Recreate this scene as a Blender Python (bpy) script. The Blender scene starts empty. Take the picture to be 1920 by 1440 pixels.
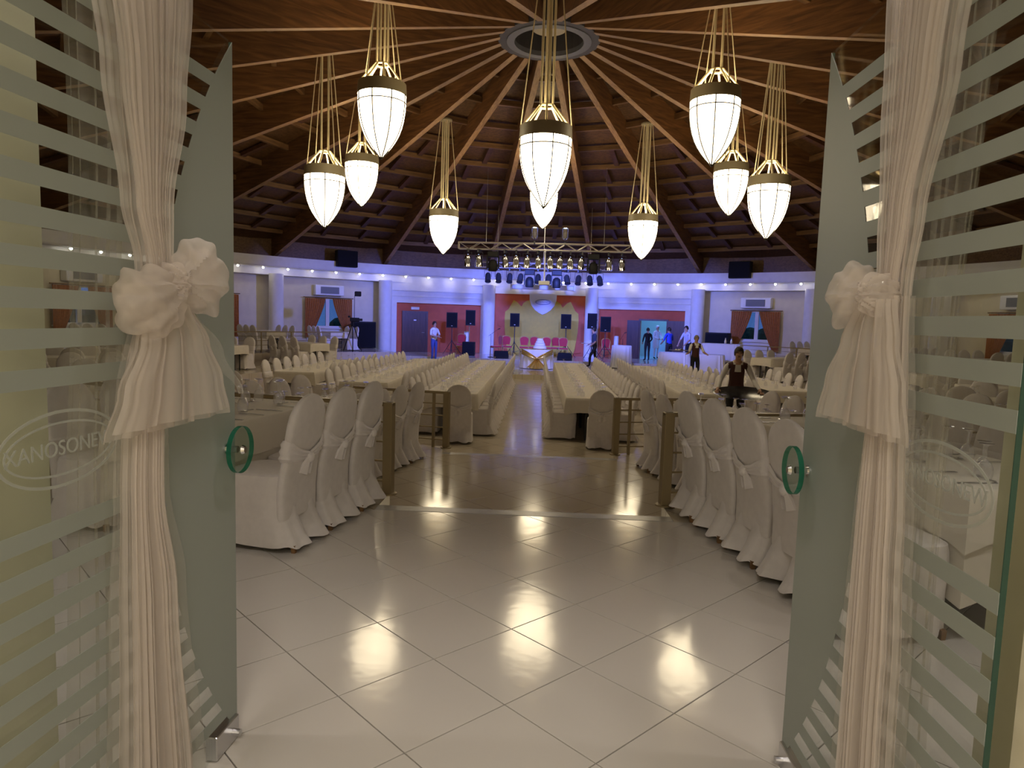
import bpy, bmesh, math, random
from mathutils import Vector, Matrix
random.seed(7)
PI = math.pi
R = math.radians
S = bpy.context.scene
COL = S.collection

# ------------------------------------------------------------------ camera
cam_d = bpy.data.cameras.new('camera')
cam_d.sensor_fit = 'HORIZONTAL'; cam_d.sensor_width = 36.0
cam_d.lens = 36.0 * 1284.5 / 1920.0
cam_d.clip_start = 0.05; cam_d.clip_end = 200
cam = bpy.data.objects.new('camera', cam_d); COL.objects.link(cam)
def _cam_matrix(pitch, roll, yaw, loc):
    fwd = Vector((-math.sin(yaw)*math.cos(pitch), math.cos(yaw)*math.cos(pitch), -math.sin(pitch)))
    right = Vector((math.cos(yaw), math.sin(yaw), 0)); up = right.cross(fwd)
    r = right*math.cos(roll) + up*math.sin(roll); u = up*math.cos(roll) - right*math.sin(roll)
    m = Matrix((r, u, -fwd)).transposed().to_4x4(); m.translation = loc
    return m
cam.matrix_world = _cam_matrix(R(5.413), R(1.772), R(2.12), Vector((0, 0, 1.5)))
S.camera = cam

# ------------------------------------------------------------------ world and exposure
w = bpy.data.worlds.new('dusk'); S.world = w; w.use_nodes = True
bg = w.node_tree.nodes['Background']
bg.inputs[0].default_value = (0.10, 0.22, 0.55, 1); bg.inputs[1].default_value = 0.55
S.view_settings.view_transform = 'Standard'
S.view_settings.look = 'None'
S.view_settings.gamma = 1.0
S.view_settings.use_curve_mapping = False
S.view_settings.exposure = 0.42

# light levels
LAMP_E = 8.0        # pendant shade emission
VEST_FILL_W = 70.0       # fill lamps added in the unseen vestibule
BLUE_W = 1300.0      # each stage wash lamp
SPOT_W = 0.8        # each cornice downlight
ENTR_W = 25.0       # downlights over the entrance

# hall layout
D = 17.7            # hall centre distance along +Y
RW = 16.6           # wall polygon circumradius
Z_MID, Z_LOW, Z_PLAT, Z_STAGE = -0.29, -0.58, -0.41, -0.22
R_UP, R_MID = 12.05, 8.45

# ------------------------------------------------------------------ materials
MATS = {}
def pmat(name, col, rough=0.6, metal=0.0, noise=0.0, nscale=8.0, bump=0.0, bscale=40.0, emit=None, estr=0.0,
         coat=0.0, sheen=0.0, spec=0.5, col2=None, stretch=None, trans=0.0):
    m = bpy.data.materials.new(name); m.use_nodes = True
    nt = m.node_tree; b = nt.nodes['Principled BSDF']
    b.inputs['Base Color'].default_value = (*col, 1); b.inputs['Roughness'].default_value = rough
    b.inputs['Metallic'].default_value = metal; b.inputs['Specular IOR Level'].default_value = spec
    b.inputs['Coat Weight'].default_value = coat; b.inputs['Sheen Weight'].default_value = sheen
    b.inputs['Transmission Weight'].default_value = trans
    if emit: b.inputs['Emission Color'].default_value = (*emit, 1); b.inputs['Emission Strength'].default_value = estr
    if noise > 0 or bump > 0:
        tc = nt.nodes.new('ShaderNodeTexCoord'); mp = nt.nodes.new('ShaderNodeMapping')
        nt.links.new(tc.outputs['Object'], mp.inputs['Vector'])
        if stretch: mp.inputs['Scale'].default_value = stretch
    if noise > 0:
        n = nt.nodes.new('ShaderNodeTexNoise'); n.inputs['Scale'].default_value = nscale; n.inputs['Detail'].default_value = 5
        nt.links.new(mp.outputs[0], n.inputs['Vector'])
        r = nt.nodes.new('ShaderNodeValToRGB')
        c2 = col2 or tuple(max(0, c*(1-noise)) for c in col)
        c1 = col if col2 else tuple(min(1, c*(1+noise*0.5)) for c in col)
        r.color_ramp.elements[0].color = (*c2, 1); r.color_ramp.elements[1].color = (*c1, 1)
        r.color_ramp.elements[0].position = 0.35; r.color_ramp.elements[1].position = 0.65
        nt.links.new(n.outputs['Fac'], r.inputs[0]); nt.links.new(r.outputs[0], b.inputs['Base Color'])
    if bump > 0:
        n2 = nt.nodes.new('ShaderNodeTexNoise'); n2.inputs['Scale'].default_value = bscale; n2.inputs['Detail'].default_value = 3
        nt.links.new(mp.outputs[0], n2.inputs['Vector'])
        bp = nt.nodes.new('ShaderNodeBump'); bp.inputs['Strength'].default_value = bump; bp.inputs['Distance'].default_value = 0.02
        nt.links.new(n2.outputs['Fac'], bp.inputs['Height']); nt.links.new(bp.outputs[0], b.inputs['Normal'])
    MATS[name] = m
    return m

def wood_mat(name, dark, light, scale=(0.6, 6, 6), rough=0.55, knots=True):
    m = bpy.data.materials.new(name); m.use_nodes = True; nt = m.node_tree; b = nt.nodes['Principled BSDF']
    tc = nt.nodes.new('ShaderNodeTexCoord'); mp = nt.nodes.new('ShaderNodeMapping'); mp.inputs['Scale'].default_value = scale
    nt.links.new(tc.outputs['Object'], mp.inputs['Vector'])
    n = nt.nodes.new('ShaderNodeTexNoise'); n.inputs['Scale'].default_value = 3; n.inputs['Detail'].default_value = 8; n.inputs['Distortion'].default_value = 0.6
    nt.links.new(mp.outputs[0], n.inputs['Vector'])
    r = nt.nodes.new('ShaderNodeValToRGB'); r.color_ramp.elements[0].color = (*dark, 1); r.color_ramp.elements[1].color = (*light, 1)
    r.color_ramp.elements[0].position = 0.3; r.color_ramp.elements[1].position = 0.7
    nt.links.new(n.outputs['Fac'], r.inputs[0])
    oi = nt.nodes.new('ShaderNodeObjectInfo'); hv = nt.nodes.new('ShaderNodeHueSaturation')
    mr = nt.nodes.new('ShaderNodeMapRange'); mr.inputs[3].default_value = 0.8; mr.inputs[4].default_value = 1.15
    nt.links.new(oi.outputs['Random'], mr.inputs[0]); nt.links.new(mr.outputs[0], hv.inputs['Value']); nt.links.new(r.outputs[0], hv.inputs['Color'])
    nt.links.new(hv.outputs[0], b.inputs['Base Color']); b.inputs['Roughness'].default_value = rough
    MATS[name] = m; return m

def mix_glass(name, tint, gloss=0.06, rough=0.02, alpha=0.0, dcol=(1, 1, 1), trl=0.5):
    """thin sheet: transparent tint + fresnel gloss, with a share of diffuse/translucent body"""
    m = bpy.data.materials.new(name); m.use_nodes = True; nt = m.node_tree; nt.nodes.clear()
    out = nt.nodes.new('ShaderNodeOutputMaterial')
    tr = nt.nodes.new('ShaderNodeBsdfTransparent'); tr.inputs[0].default_value = (*tint, 1)
    gl = nt.nodes.new('ShaderNodeBsdfGlossy'); gl.inputs['Roughness'].default_value = rough
    fr = nt.nodes.new('ShaderNodeFresnel')
    ge = nt.nodes.new('ShaderNodeNewGeometry'); io = nt.nodes.new('ShaderNodeMapRange')      # same fresnel from both sides of the sheet
    io.inputs[3].default_value = 1.45; io.inputs[4].default_value = 1/1.45
    nt.links.new(ge.outputs['Backfacing'], io.inputs[0]); nt.links.new(io.outputs[0], fr.inputs[0])
    mx = nt.nodes.new('ShaderNodeMixShader')
    base = tr
    if alpha > 0:
        df = nt.nodes.new('ShaderNodeBsdfDiffuse'); df.inputs[0].default_value = (*dcol, 1)
        tl = nt.nodes.new('ShaderNodeBsdfTranslucent'); tl.inputs[0].default_value = (*dcol, 1)
        m2 = nt.nodes.new('ShaderNodeMixShader'); m2.inputs[0].default_value = trl
        nt.links.new(df.outputs[0], m2.inputs[1]); nt.links.new(tl.outputs[0], m2.inputs[2])
        m3 = nt.nodes.new('ShaderNodeMixShader'); m3.inputs[0].default_value = alpha
        nt.links.new(tr.outputs[0], m3.inputs[1]); nt.links.new(m2.outputs[0], m3.inputs[2])
        base = m3
    if gloss > 0:
        mt = nt.nodes.new('ShaderNodeMath'); mt.operation = 'MULTIPLY'; mt.inputs[1].default_value = gloss
        nt.links.new(fr.outputs[0], mt.inputs[0]); nt.links.new(mt.outputs[0], mx.inputs[0])
        nt.links.new(base.outputs[0], mx.inputs[1]); nt.links.new(gl.outputs[0], mx.inputs[2])
        nt.links.new(mx.outputs[0], out.inputs[0])
    else:
        nt.links.new(base.outputs[0], out.inputs[0])
    MATS[name] = m; return m

def tile_floor_mat(name, col, grout, rough, size=0.465, rot=PI/4, off=(0, 0)):
    m = bpy.data.materials.new(name); m.use_nodes = True; nt = m.node_tree; b = nt.nodes['Principled BSDF']
    tc = nt.nodes.new('ShaderNodeTexCoord'); mp = nt.nodes.new('ShaderNodeMapping')
    mp.inputs['Rotation'].default_value = (0, 0, rot); mp.inputs['Location'].default_value = (off[0], off[1], 0)
    nt.links.new(tc.outputs['Object'], mp.inputs['Vector'])
    br = nt.nodes.new('ShaderNodeTexBrick'); br.offset = 0.0; br.squash = 1.0
    br.inputs['Scale'].default_value = 1.0; br.inputs['Mortar Size'].default_value = 0.003
    br.inputs['Brick Width'].default_value = size; br.inputs['Row Height'].default_value = size
    br.inputs['Color1'].default_value = (*col, 1); br.inputs['Color2'].default_value = (*[c*0.93 for c in col], 1); br.inputs['Mortar'].default_value = (*grout, 1)
    nt.links.new(mp.outputs[0], br.inputs['Vector']); nt.links.new(br.outputs['Color'], b.inputs['Base Color'])
    n = nt.nodes.new('ShaderNodeTexNoise'); n.inputs['Scale'].default_value = 3.0; nt.links.new(tc.outputs['Object'], n.inputs['Vector'])
    mr = nt.nodes.new('ShaderNodeMapRange'); mr.inputs[3].default_value = rough*0.8; mr.inputs[4].default_value = rough*1.25
    nt.links.new(n.outputs['Fac'], mr.inputs[0]); nt.links.new(mr.outputs[0], b.inputs['Roughness'])
    bp = nt.nodes.new('ShaderNodeBump'); bp.inputs['Strength'].default_value = 0.25; bp.inputs['Distance'].default_value = 0.004
    nt.links.new(br.outputs['Fac'], bp.inputs['Height']); bp.invert = True
    nt.links.new(bp.outputs[0], b.inputs['Normal'])
    MATS[name] = m; return m

def tile_mat(name, col, rough):
    m = pmat(name, col, rough=rough)
    nt = m.node_tree; b = nt.nodes['Principled BSDF']
    oi = nt.nodes.new('ShaderNodeObjectInfo'); tc = nt.nodes.new('ShaderNodeTexCoord')
    n = nt.nodes.new('ShaderNodeTexNoise'); n.inputs['Scale'].default_value = 2.2; n.inputs['Detail'].default_value = 6
    ad = nt.nodes.new('ShaderNodeVectorMath'); ad.operation = 'ADD'
    nt.links.new(tc.outputs['Object'], ad.inputs[0]); nt.links.new(oi.outputs['Location'], ad.inputs[1]); nt.links.new(ad.outputs[0], n.inputs['Vector'])
    r = nt.nodes.new('ShaderNodeValToRGB'); r.color_ramp.elements[0].color = (*[c*0.93 for c in col], 1); r.color_ramp.elements[1].color = (*col, 1)
    nt.links.new(n.outputs['Fac'], r.inputs[0]); nt.links.new(r.outputs[0], b.inputs['Base Color'])
    mr = nt.nodes.new('ShaderNodeMapRange'); mr.inputs[3].default_value = rough*0.75; mr.inputs[4].default_value = rough*1.3
    nt.links.new(n.outputs['Fac'], mr.inputs[0]); nt.links.new(mr.outputs[0], b.inputs['Roughness'])
    n2 = nt.nodes.new('ShaderNodeTexNoise'); n2.inputs['Scale'].default_value = 9; nt.links.new(ad.outputs[0], n2.inputs['Vector'])
    bp = nt.nodes.new('ShaderNodeBump'); bp.inputs['Strength'].default_value = 0.06; bp.inputs['Distance'].default_value = 0.01
    nt.links.new(n2.outputs['Fac'], bp.inputs['Height']); nt.links.new(bp.outputs[0], b.inputs['Normal'])
    return m

tile_mat('tile', (0.60, 0.565, 0.52), 0.12)
tile_floor_mat('floor_tiles', (0.58, 0.51, 0.39), (0.16, 0.13, 0.10), 0.13)
pmat('grout', (0.085, 0.065, 0.05), 0.8, noise=0.3)
pmat('nosing', (0.44, 0.43, 0.41), 0.26, noise=0.15, nscale=5)
pmat('wall_cream', (0.72, 0.66, 0.50), 0.75, noise=0.05, nscale=3, bump=0.03, bscale=120)
pmat('wall_yellow', (0.68, 0.65, 0.47), 0.7, noise=0.05, nscale=3)
pmat('plaster_white', (0.80, 0.79, 0.76), 0.6, noise=0.04, nscale=4)
pmat('stage_red', (0.62, 0.12, 0.045), 0.65, noise=0.08, nscale=4)
pmat('panel_yellow', (0.70, 0.50, 0.05), 0.6, noise=0.06, nscale=6)
pmat('sign_white', (0.82, 0.82, 0.84), 0.5)
pmat('sign_blue', (0.12, 0.16, 0.42), 0.5)
wood_mat('glulam_lit_under', (0.20, 0.11, 0.045), (0.36, 0.21, 0.095), scale=(0.5, 5, 5))
wood_mat('glulam', (0.075, 0.029, 0.010), (0.205, 0.092, 0.030), scale=(0.5, 5, 5))
wood_mat('purlin_wood', (0.10, 0.048, 0.017), (0.22, 0.113, 0.045), scale=(0.6, 6, 6))
wood_mat('deck_wood', (0.052, 0.024, 0.008), (0.135, 0.064, 0.023), scale=(3, 3, 14))
wood_mat('nogging_wood', (0.055, 0.02, 0.008), (0.10, 0.04, 0.016))
wood_mat('door_wood', (0.055, 0.02, 0.015), (0.10, 0.04, 0.03), scale=(6, 6, 0.6), rough=0.4)
wood_mat('leg_wood', (0.16, 0.08, 0.03), (0.27, 0.15, 0.06))
pmat('dark_metal', (0.05, 0.05, 0.055), 0.5, metal=0.6)
pmat('ring_grey', (0.12, 0.12, 0.135), 0.5)
pmat('ring_dark', (0.05, 0.045, 0.05), 0.6)
pmat('cap_pale', (0.42, 0.36, 0.28), 0.7)
pmat('brass', (0.74, 0.64, 0.40), 0.45)
pmat('band_bronze', (0.40, 0.34, 0.21), 0.5)
pmat('wire', (0.06, 0.05, 0.04), 0.5)
pmat('rail_bronze', (0.30, 0.235, 0.13), 0.42, metal=0.35)
pmat('chrome', (0.75, 0.76, 0.78), 0.12, metal=1.0)
pmat('steel', (0.62, 0.62, 0.64), 0.28, metal=1.0)
pmat('alu', (0.66, 0.62, 0.55), 0.35, metal=0.8)
pmat('black', (0.009, 0.009, 0.010), 0.6, spec=0.25)
pmat('black_gloss', (0.015, 0.015, 0.02), 0.25)
pmat('grille', (0.010, 0.010, 0.012), 0.85, spec=0.2, bump=0.4, bscale=300)
pmat('cover_cloth', (0.74, 0.70, 0.69), 0.85, sheen=0.25, noise=0.04, nscale=20, bump=0.05, bscale=260)
pmat('sash_cloth', (0.78, 0.74, 0.74), 0.6, sheen=0.3, bump=0.08, bscale=90)
pmat('table_cloth', (0.76, 0.71, 0.62), 0.85, sheen=0.2, noise=0.04, nscale=12, bump=0.04, bscale=240)
pmat('overlay_cloth', (0.79, 0.74, 0.65), 0.8, sheen=0.2, bump=0.04, bscale=240)
pmat('white_cloth', (0.82, 0.81, 0.80), 0.8, sheen=0.2, bump=0.05, bscale=120)
pmat('gold_cloth', (0.80, 0.58, 0.16), 0.25, metal=0.7, bump=0.15, bscale=30)
pmat('icing', (0.88, 0.87, 0.85), 0.5)
pmat('curtain_orange', (0.42, 0.145, 0.03), 0.7, sheen=0.3, noise=0.2, nscale=14)
pmat('frame_white', (0.80, 0.80, 0.80), 0.4)
pmat('ac_grille', (0.16, 0.17, 0.20), 0.5)
pmat('chair_red', (0.50, 0.02, 0.03), 0.7, sheen=0.3)
pmat('gold_frame', (0.55, 0.38, 0.14), 0.4, metal=0.6)
pmat('bulb', (1, 1, 1), 0.5, emit=(1.0, 0.93, 0.82), estr=18)
pmat('bulb_blue', (1, 1, 1), 0.3, emit=(0.45, 0.6, 1.0), estr=6)
pmat('led_tube', (0.6, 0.8, 0.9), 0.3, emit=(0.55, 0.85, 1.0), estr=1.2)
pmat('skin', (0.50, 0.30, 0.21), 0.6)
pmat('hair_dark', (0.02, 0.014, 0.01), 0.6)
pmat('hair_grey', (0.22, 0.19, 0.16), 0.6)
pmat('eye_dark', (0.02, 0.015, 0.012), 0.3)
pmat('shirt_white', (0.74, 0.73, 0.72), 0.8)
pmat('shirt_blue', (0.03, 0.06, 0.55), 0.8)
pmat('shirt_navy', (0.035, 0.05, 0.10), 0.8)
pmat('shirt_lilac', (0.55, 0.55, 0.72), 0.8)
pmat('vest_maroon', (0.06, 0.016, 0.014), 0.7)
pmat('trousers_black', (0.012, 0.012, 0.016), 0.8)
pmat('trousers_blue', (0.06, 0.10, 0.36), 0.8)
pmat('apron_white', (0.7, 0.75, 0.78), 0.8)
pmat('kitchen_wall', (0.45, 0.62, 0.72), 0.6)
pmat('food_dark', (0.10, 0.06, 0.03), 0.6)
pmat('leaf', (0.04, 0.10, 0.05), 0.8, noise=0.5, nscale=6)
pmat('ground', (0.10, 0.12, 0.10), 0.9, noise=0.3)
mix_glass('clear_glass', (0.95, 0.97, 0.955), gloss=0.9, rough=0.03)
mix_glass('handle_glass', (0.80, 0.88, 0.84), gloss=0.8, rough=0.03)
mix_glass('handle_edge', (0.10, 0.42, 0.30), gloss=1.0, rough=0.04, alpha=0.45, dcol=(0.02, 0.26, 0.16))
mix_glass('glass_edge', (0.2, 0.4, 0.34), gloss=0.9, rough=0.05, alpha=0.6, dcol=(0.10, 0.20, 0.16))
mix_glass('frosted', (0.92, 0.96, 0.93), gloss=0.5, rough=0.35, alpha=0.93, dcol=(0.50, 0.535, 0.50), trl=0.5)
mix_glass('etch', (1, 1, 1), gloss=0.2, rough=0.4, alpha=0.6, dcol=(0.58, 0.60, 0.57), trl=0.45)
mix_glass('tulle', (0.97, 0.96, 0.95), gloss=0.0, alpha=0.42, dcol=(0.86, 0.79, 0.735), trl=0.45)
mix_glass('tulle_sheer', (0.98, 0.98, 0.97), gloss=0.0, alpha=0.25, dcol=(0.84, 0.79, 0.735), trl=0.45)
mix_glass('window_glass', (0.75, 0.82, 0.9), gloss=1.0, rough=0.02)
mix_glass('wine_glass', (0.98, 0.98, 0.985), gloss=1.9, rough=0.03, alpha=0.20, dcol=(0.95, 0.95, 0.98), trl=0.5)
m = pmat('shade_glow', (0.9, 0.88, 0.84), 0.4, emit=(1.0, 0.83, 0.55), estr=LAMP_E)

# ------------------------------------------------------------------ mesh builder
class MB:
    def __init__(s): s.v = []; s.f = []; s.sm = False
    def add(s, vs, fs):
        o = len(s.v); s.v += [tuple(p) for p in vs]; s.f += [tuple(i+o for i in f) for f in fs]; return s
    def box(s, x0, x1, y0, y1, z0, z1):
        return s.add([(x0,y0,z0),(x1,y0,z0),(x1,y1,z0),(x0,y1,z0),(x0,y0,z1),(x1,y0,z1),(x1,y1,z1),(x0,y1,z1)],
                     [(0,3,2,1),(4,5,6,7),(0,1,5,4),(1,2,6,5),(2,3,7,6),(3,0,4,7)])
    def bbox(s, x0, x1, y0, y1, z0, z1, b=0.02):
        """box with chamfered vertical and top edges"""
        rings = []
        for z, i in ((z0, b), (z0+b, 0), (z1-b, 0), (z1, b)):
            a0, a1, c0, c1 = x0+i, x1-i, y0+i, y1-i
            rings.append([(a0+b,c0,z),(a1-b,c0,z),(a1,c0+b,z),(a1,c1-b,z),(a1-b,c1,z),(a0+b,c1,z),(a0,c1-b,z),(a0,c0+b,z)])
        return s.loft(rings, cap=True)
    def loft(s, rings, cap=True, closed=True, capb=None):
        n = len(rings[0]); vs = [p for r in rings for p in r]; fs = []
        m = n if closed else n-1
        for i in range(len(rings)-1):
            for j in range(m):
                a = i*n+j; b = i*n+(j+1) % n
                fs.append((a, b, b+n, a+n))
        if cap:
            fs.append(tuple(range((len(rings)-1)*n, len(rings)*n)))
        if (cap if capb is None else capb):
            fs.append(tuple(reversed(range(n))))
        return s.add(vs, fs)
    def tube(s, p0, p1, r, n=6, r1=None):
        p0 = Vector(p0); p1 = Vector(p1); d = (p1-p0)
        if d.length < 1e-6: return s
        d.normalize(); u = d.orthogonal().normalized(); v = d.cross(u); r1 = r if r1 is None else r1
        a = [p0+u*math.cos(2*PI*k/n)*r+v*math.sin(2*PI*k/n)*r for k in range(n)]
        b = [p1+u*math.cos(2*PI*k/n)*r1+v*math.sin(2*PI*k/n)*r1 for k in range(n)]
        return s.loft([a, b])
    def path(s, pts, r, n=6):
        pts = [Vector(p) for p in pts]; rings = []
        up = None
        for i, p in enumerate(pts):
            d = (pts[min(i+1, len(pts)-1)]-pts[max(i-1, 0)]).normalized()
            if up is None: up = d.orthogonal().normalized()
            u = (up-d*up.dot(d)).normalized(); v = d.cross(u); up = u
            rr = r[i] if isinstance(r, (list, tuple)) else r
            rings.append([p+u*math.cos(2*PI*k/n)*rr+v*math.sin(2*PI*k/n)*rr for k in range(n)])
        return s.loft(rings)
    def lathe(s, prof, n=24, c=(0, 0, 0), cap=False):
        rings = [[(c[0]+r*math.cos(2*PI*k/n), c[1]+r*math.sin(2*PI*k/n), c[2]+z) for k in range(n)] for r, z in prof]
        return s.loft(rings, cap=cap)
    def prism(s, poly, y0, y1, axis='y'):
        """polygon in (a,b); extruded along the axis"""
        n = len(poly)
        if axis == 'y': f = lambda a, b, t: (a, t, b)
        elif axis == 'z': f = lambda a, b, t: (a, b, t)
        else: f = lambda a, b, t: (t, a, b)
        vs = [f(a, b, y0) for a, b in poly]+[f(a, b, y1) for a, b in poly]
        fs = [tuple(range(n)), tuple(reversed(range(n, 2*n)))]+[(j, n+j, n+(j+1) % n, (j+1) % n) for j in range(n)]
        return s.add(vs, fs)
    def sphere(s, c, r, n=10, m=6):
        rx, ry, rz = r if isinstance(r, (tuple, list)) else (r, r, r)
        rings = []
        for i in range(m+1):
            t = PI*(0.02+0.96*i/m)
            rings.append([(c[0]+rx*math.sin(t)*math.cos(2*PI*k/n), c[1]+ry*math.sin(t)*math.sin(2*PI*k/n), c[2]-rz*math.cos(t)) for k in range(n)])
        return s.loft(rings)
    def grid(s, rows):
        return s.loft(rows, cap=False, closed=False)
    def smooth(s, on=True): s.sm = on; return s
    def mesh(s, name, mat):
        me = bpy.data.meshes.new(name); me.from_pydata(s.v, [], s.f)
        bm = bmesh.new(); bm.from_mesh(me); bmesh.ops.recalc_face_normals(bm, faces=bm.faces); bm.to_mesh(me); bm.free()
        if isinstance(mat, str): mat = MATS[mat]
        me.materials.append(mat)
        if s.sm:
            me.polygons.foreach_set('use_smooth', [True]*len(me.polygons))
            try: me.set_sharp_from_angle(angle=R(48))
            except Exception: pass
        me.update()
        return me

def link(name, me, parent=None, loc=None, rz=None):
    o = bpy.data.objects.new(name, me); COL.objects.link(o)
    if parent is not None: o.parent = parent
    if loc is not None: o.location = loc
    if rz is not None: o.rotation_euler = (0, 0, rz)
    return o
def part(name, mb, mat, parent=None, loc=None, rz=None):
    return link(name, mb.mesh(name, mat), parent, loc, rz)
def tag(o, label=None, cat=None, group=None, kind=None):
    if label: o['label'] = label
    if cat: o['category'] = cat
    if group: o['group'] = group
    if kind: o['kind'] = kind
    return o
def empty(name, loc=(0, 0, 0), rz=0.0):
    o = bpy.data.objects.new(name, None); COL.objects.link(o); o.location = loc; o.rotation_euler = (0, 0, rz)
    o.empty_display_size = 0.1
    return o
def copy_tree(src, loc=None, rz=None, parent=None):
    c = src.copy(); COL.objects.link(c); c.parent = parent
    if loc is not None: c.location = loc
    if rz is not None: c.rotation_euler = (0, 0, rz)
    for ch in list(src.children): copy_tree(ch, None, None, c)
    return c
def polar(phi, r, z=0.0):
    """hall polar position; phi measured from the stage direction, positive to the right"""
    return Vector((r*math.sin(phi), D+r*math.cos(phi), z))
ORD = ['first','second','third','fourth','fifth','sixth','seventh','eighth','ninth','tenth','eleventh','twelfth','thirteenth','fourteenth','fifteenth','sixteenth','seventeenth','eighteenth','nineteenth','twentieth']
def lamp_light(name, kind, loc, energy, color, parent=None, **kw):
    d = bpy.data.lights.new(name, kind); d.energy = energy; d.color = color
    for k, v in kw.items(): setattr(d, k, v)
    o = bpy.data.objects.new(name, d); COL.objects.link(o); o.location = loc
    if parent: o.parent = parent
    return o
def aim(o, target):
    o.rotation_euler = (Vector(target)-Vector(o.location)).to_track_quat('-Z', 'Y').to_euler()
def sup(hw, hd, z, n=40, p=0.5, f=None, cx=0, cy=0):
    """rounded rectangle ring"""
    out = []
    for k in range(n):
        t = 2*PI*k/n; c, s_ = math.cos(t), math.sin(t)
        x = hw*math.copysign(abs(c)**p, c); y = hd*math.copysign(abs(s_)**p, s_)
        if f: x, y, zz = f(x, y, t)
        else: zz = 0
        out.append((cx+x, cy+y, z+zz))
    return out

# ================================================================== STRUCTURE
NB = 20
def ring_band(r0, r1, z0, z1, a0, a1, n):
    """annular solid between two radii over an angle range (phi)"""
    mb = MB(); rows = []
    for k in range(n+1):
        a = a0+(a1-a0)*k/n
        p = [polar(a, r0, z0), polar(a, r1, z0), polar(a, r1, z1), polar(a, r0, z1)]
        rows.append([tuple(q) for q in p])
    mb.loft(rows, cap=True)
    return mb

# ---- floors
def clip_poly(poly, n, d):
    """keep n.p <= d"""
    out = []
    for i in range(len(poly)):
        a, b = poly[i], poly[(i+1) % len(poly)]
        da = n[0]*a[0]+n[1]*a[1]-d; db = n[0]*b[0]+n[1]*b[1]-d
        if da <= 0: out.append(a)
        if da*db < 0:
            t = da/(da-db); out.append((a[0]+(b[0]-a[0])*t, a[1]+(b[1]-a[1])*t))
    return out
A_ST = R(29.5)     # the terraces stop either side of the stage
X0G, X1G = -1.23, 1.08     # entrance steps between the newels
Y_STEP1, Y_STEP2 = 5.27, 8.95
def terrace(name, r_in, z_top, ystep, zsub, label, mat):
    """horseshoe terrace with a straight notch for the entrance steps"""
    n = 90; outer = []; inner = []
    a0, a1 = A_ST, 2*PI-A_ST
    aL = PI+math.asin(-X0G/r_in) ; aR = PI-math.asin(X1G/r_in)
    pts_in = []
    for k in range(n+1):
        a = a0+(a1-a0)*k/n
        if aR < a < aL: continue
        pts_in.append((a, polar(a, r_in)))
    mb = MB()
    # right arc (phi from a0 to aR), notch, left arc
    inn = [(p.x, p.y) for a, p in pts_in if a <= aR]
    pr = polar(aR, r_in); pl = polar(aL, r_in)
    inn += [(pr.x, pr.y), (pr.x, ystep), (pl.x, ystep), (pl.x, pl.y)]
    inn += [(p.x, p.y) for a, p in pts_in if a >= aL]
    out = []
    ro = RW-0.05
    for (x, y) in inn:
        a = math.atan2(x, y-D)
        out.append((ro*math.sin(a), D+ro*math.cos(a)))
    m_ = len(inn)
    vs = [(x, y, z_top) for x, y in inn]+[(x, y, z_top) for x, y in out]+[(x, y, zsub) for x, y in inn]
    fs = []
    for k in range(m_-1):
        fs.append((k, k+1, m_+k+1, m_+k)); fs.append((k, 2*m_+k, 2*m_+k+1, k+1))
    mb.add(vs, fs)
    o = part(name, mb, mat); tag(o, label, 'floor', kind='structure'); return o
fl_up = terrace('floor', R_UP, -0.012, Y_STEP1, Z_MID, 'raised tiled terrace floor at the entrance level', 'floor_tiles')
fl_mid = terrace('floor', R_MID, Z_MID, Y_STEP2, Z_LOW, 'middle terrace floor one level below the entrance', 'floor_tiles')
fl_low = part('floor', MB().add([tuple(polar(2*PI*k/64, 12.6, Z_LOW)) for k in range(64)], [tuple(range(64))]), 'floor_tiles')
tag(fl_low, 'polished lowest dining floor in the middle of the hall', 'floor', kind='structure')
# near tiles, each its own piece, laid diagonally
S_T = 0.465; G_T = 0.005; Z_TT = 0.0
ea = Vector((math.cos(PI/4), math.sin(PI/4))); ei = Vector((math.sin(PI/4), -math.cos(PI/4)))
org = Vector((-1.3997, 3.2035)) 
grout = part('floor', MB().box(-4.3, 4.3, 0.2, 1.35, -0.03, -0.012).box(-4.3, 4.3, 1.35, 4.6, -0.0115, -0.010), 'grout')
tag(grout, 'cream diagonal floor tiles between the glass doors', 'floor', kind='structure')
half = S_T/2-G_T/2
def tile_mesh(poly, cx, cy):
    ins = []
    for (x, y) in poly:
        ins.append((cx+(x-cx)*(1-0.0014/half), cy+(y-cy)*(1-0.0014/half)))
    mb = MB()
    mb.loft([[(x-cx, y-cy, -0.010) for x, y in poly], [(x-cx, y-cy, -0.0008) for x, y in poly], [(x-cx, y-cy, 0.0) for x, y in ins]], cap=True)
    return mb
full = None; ntile = 0
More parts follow.
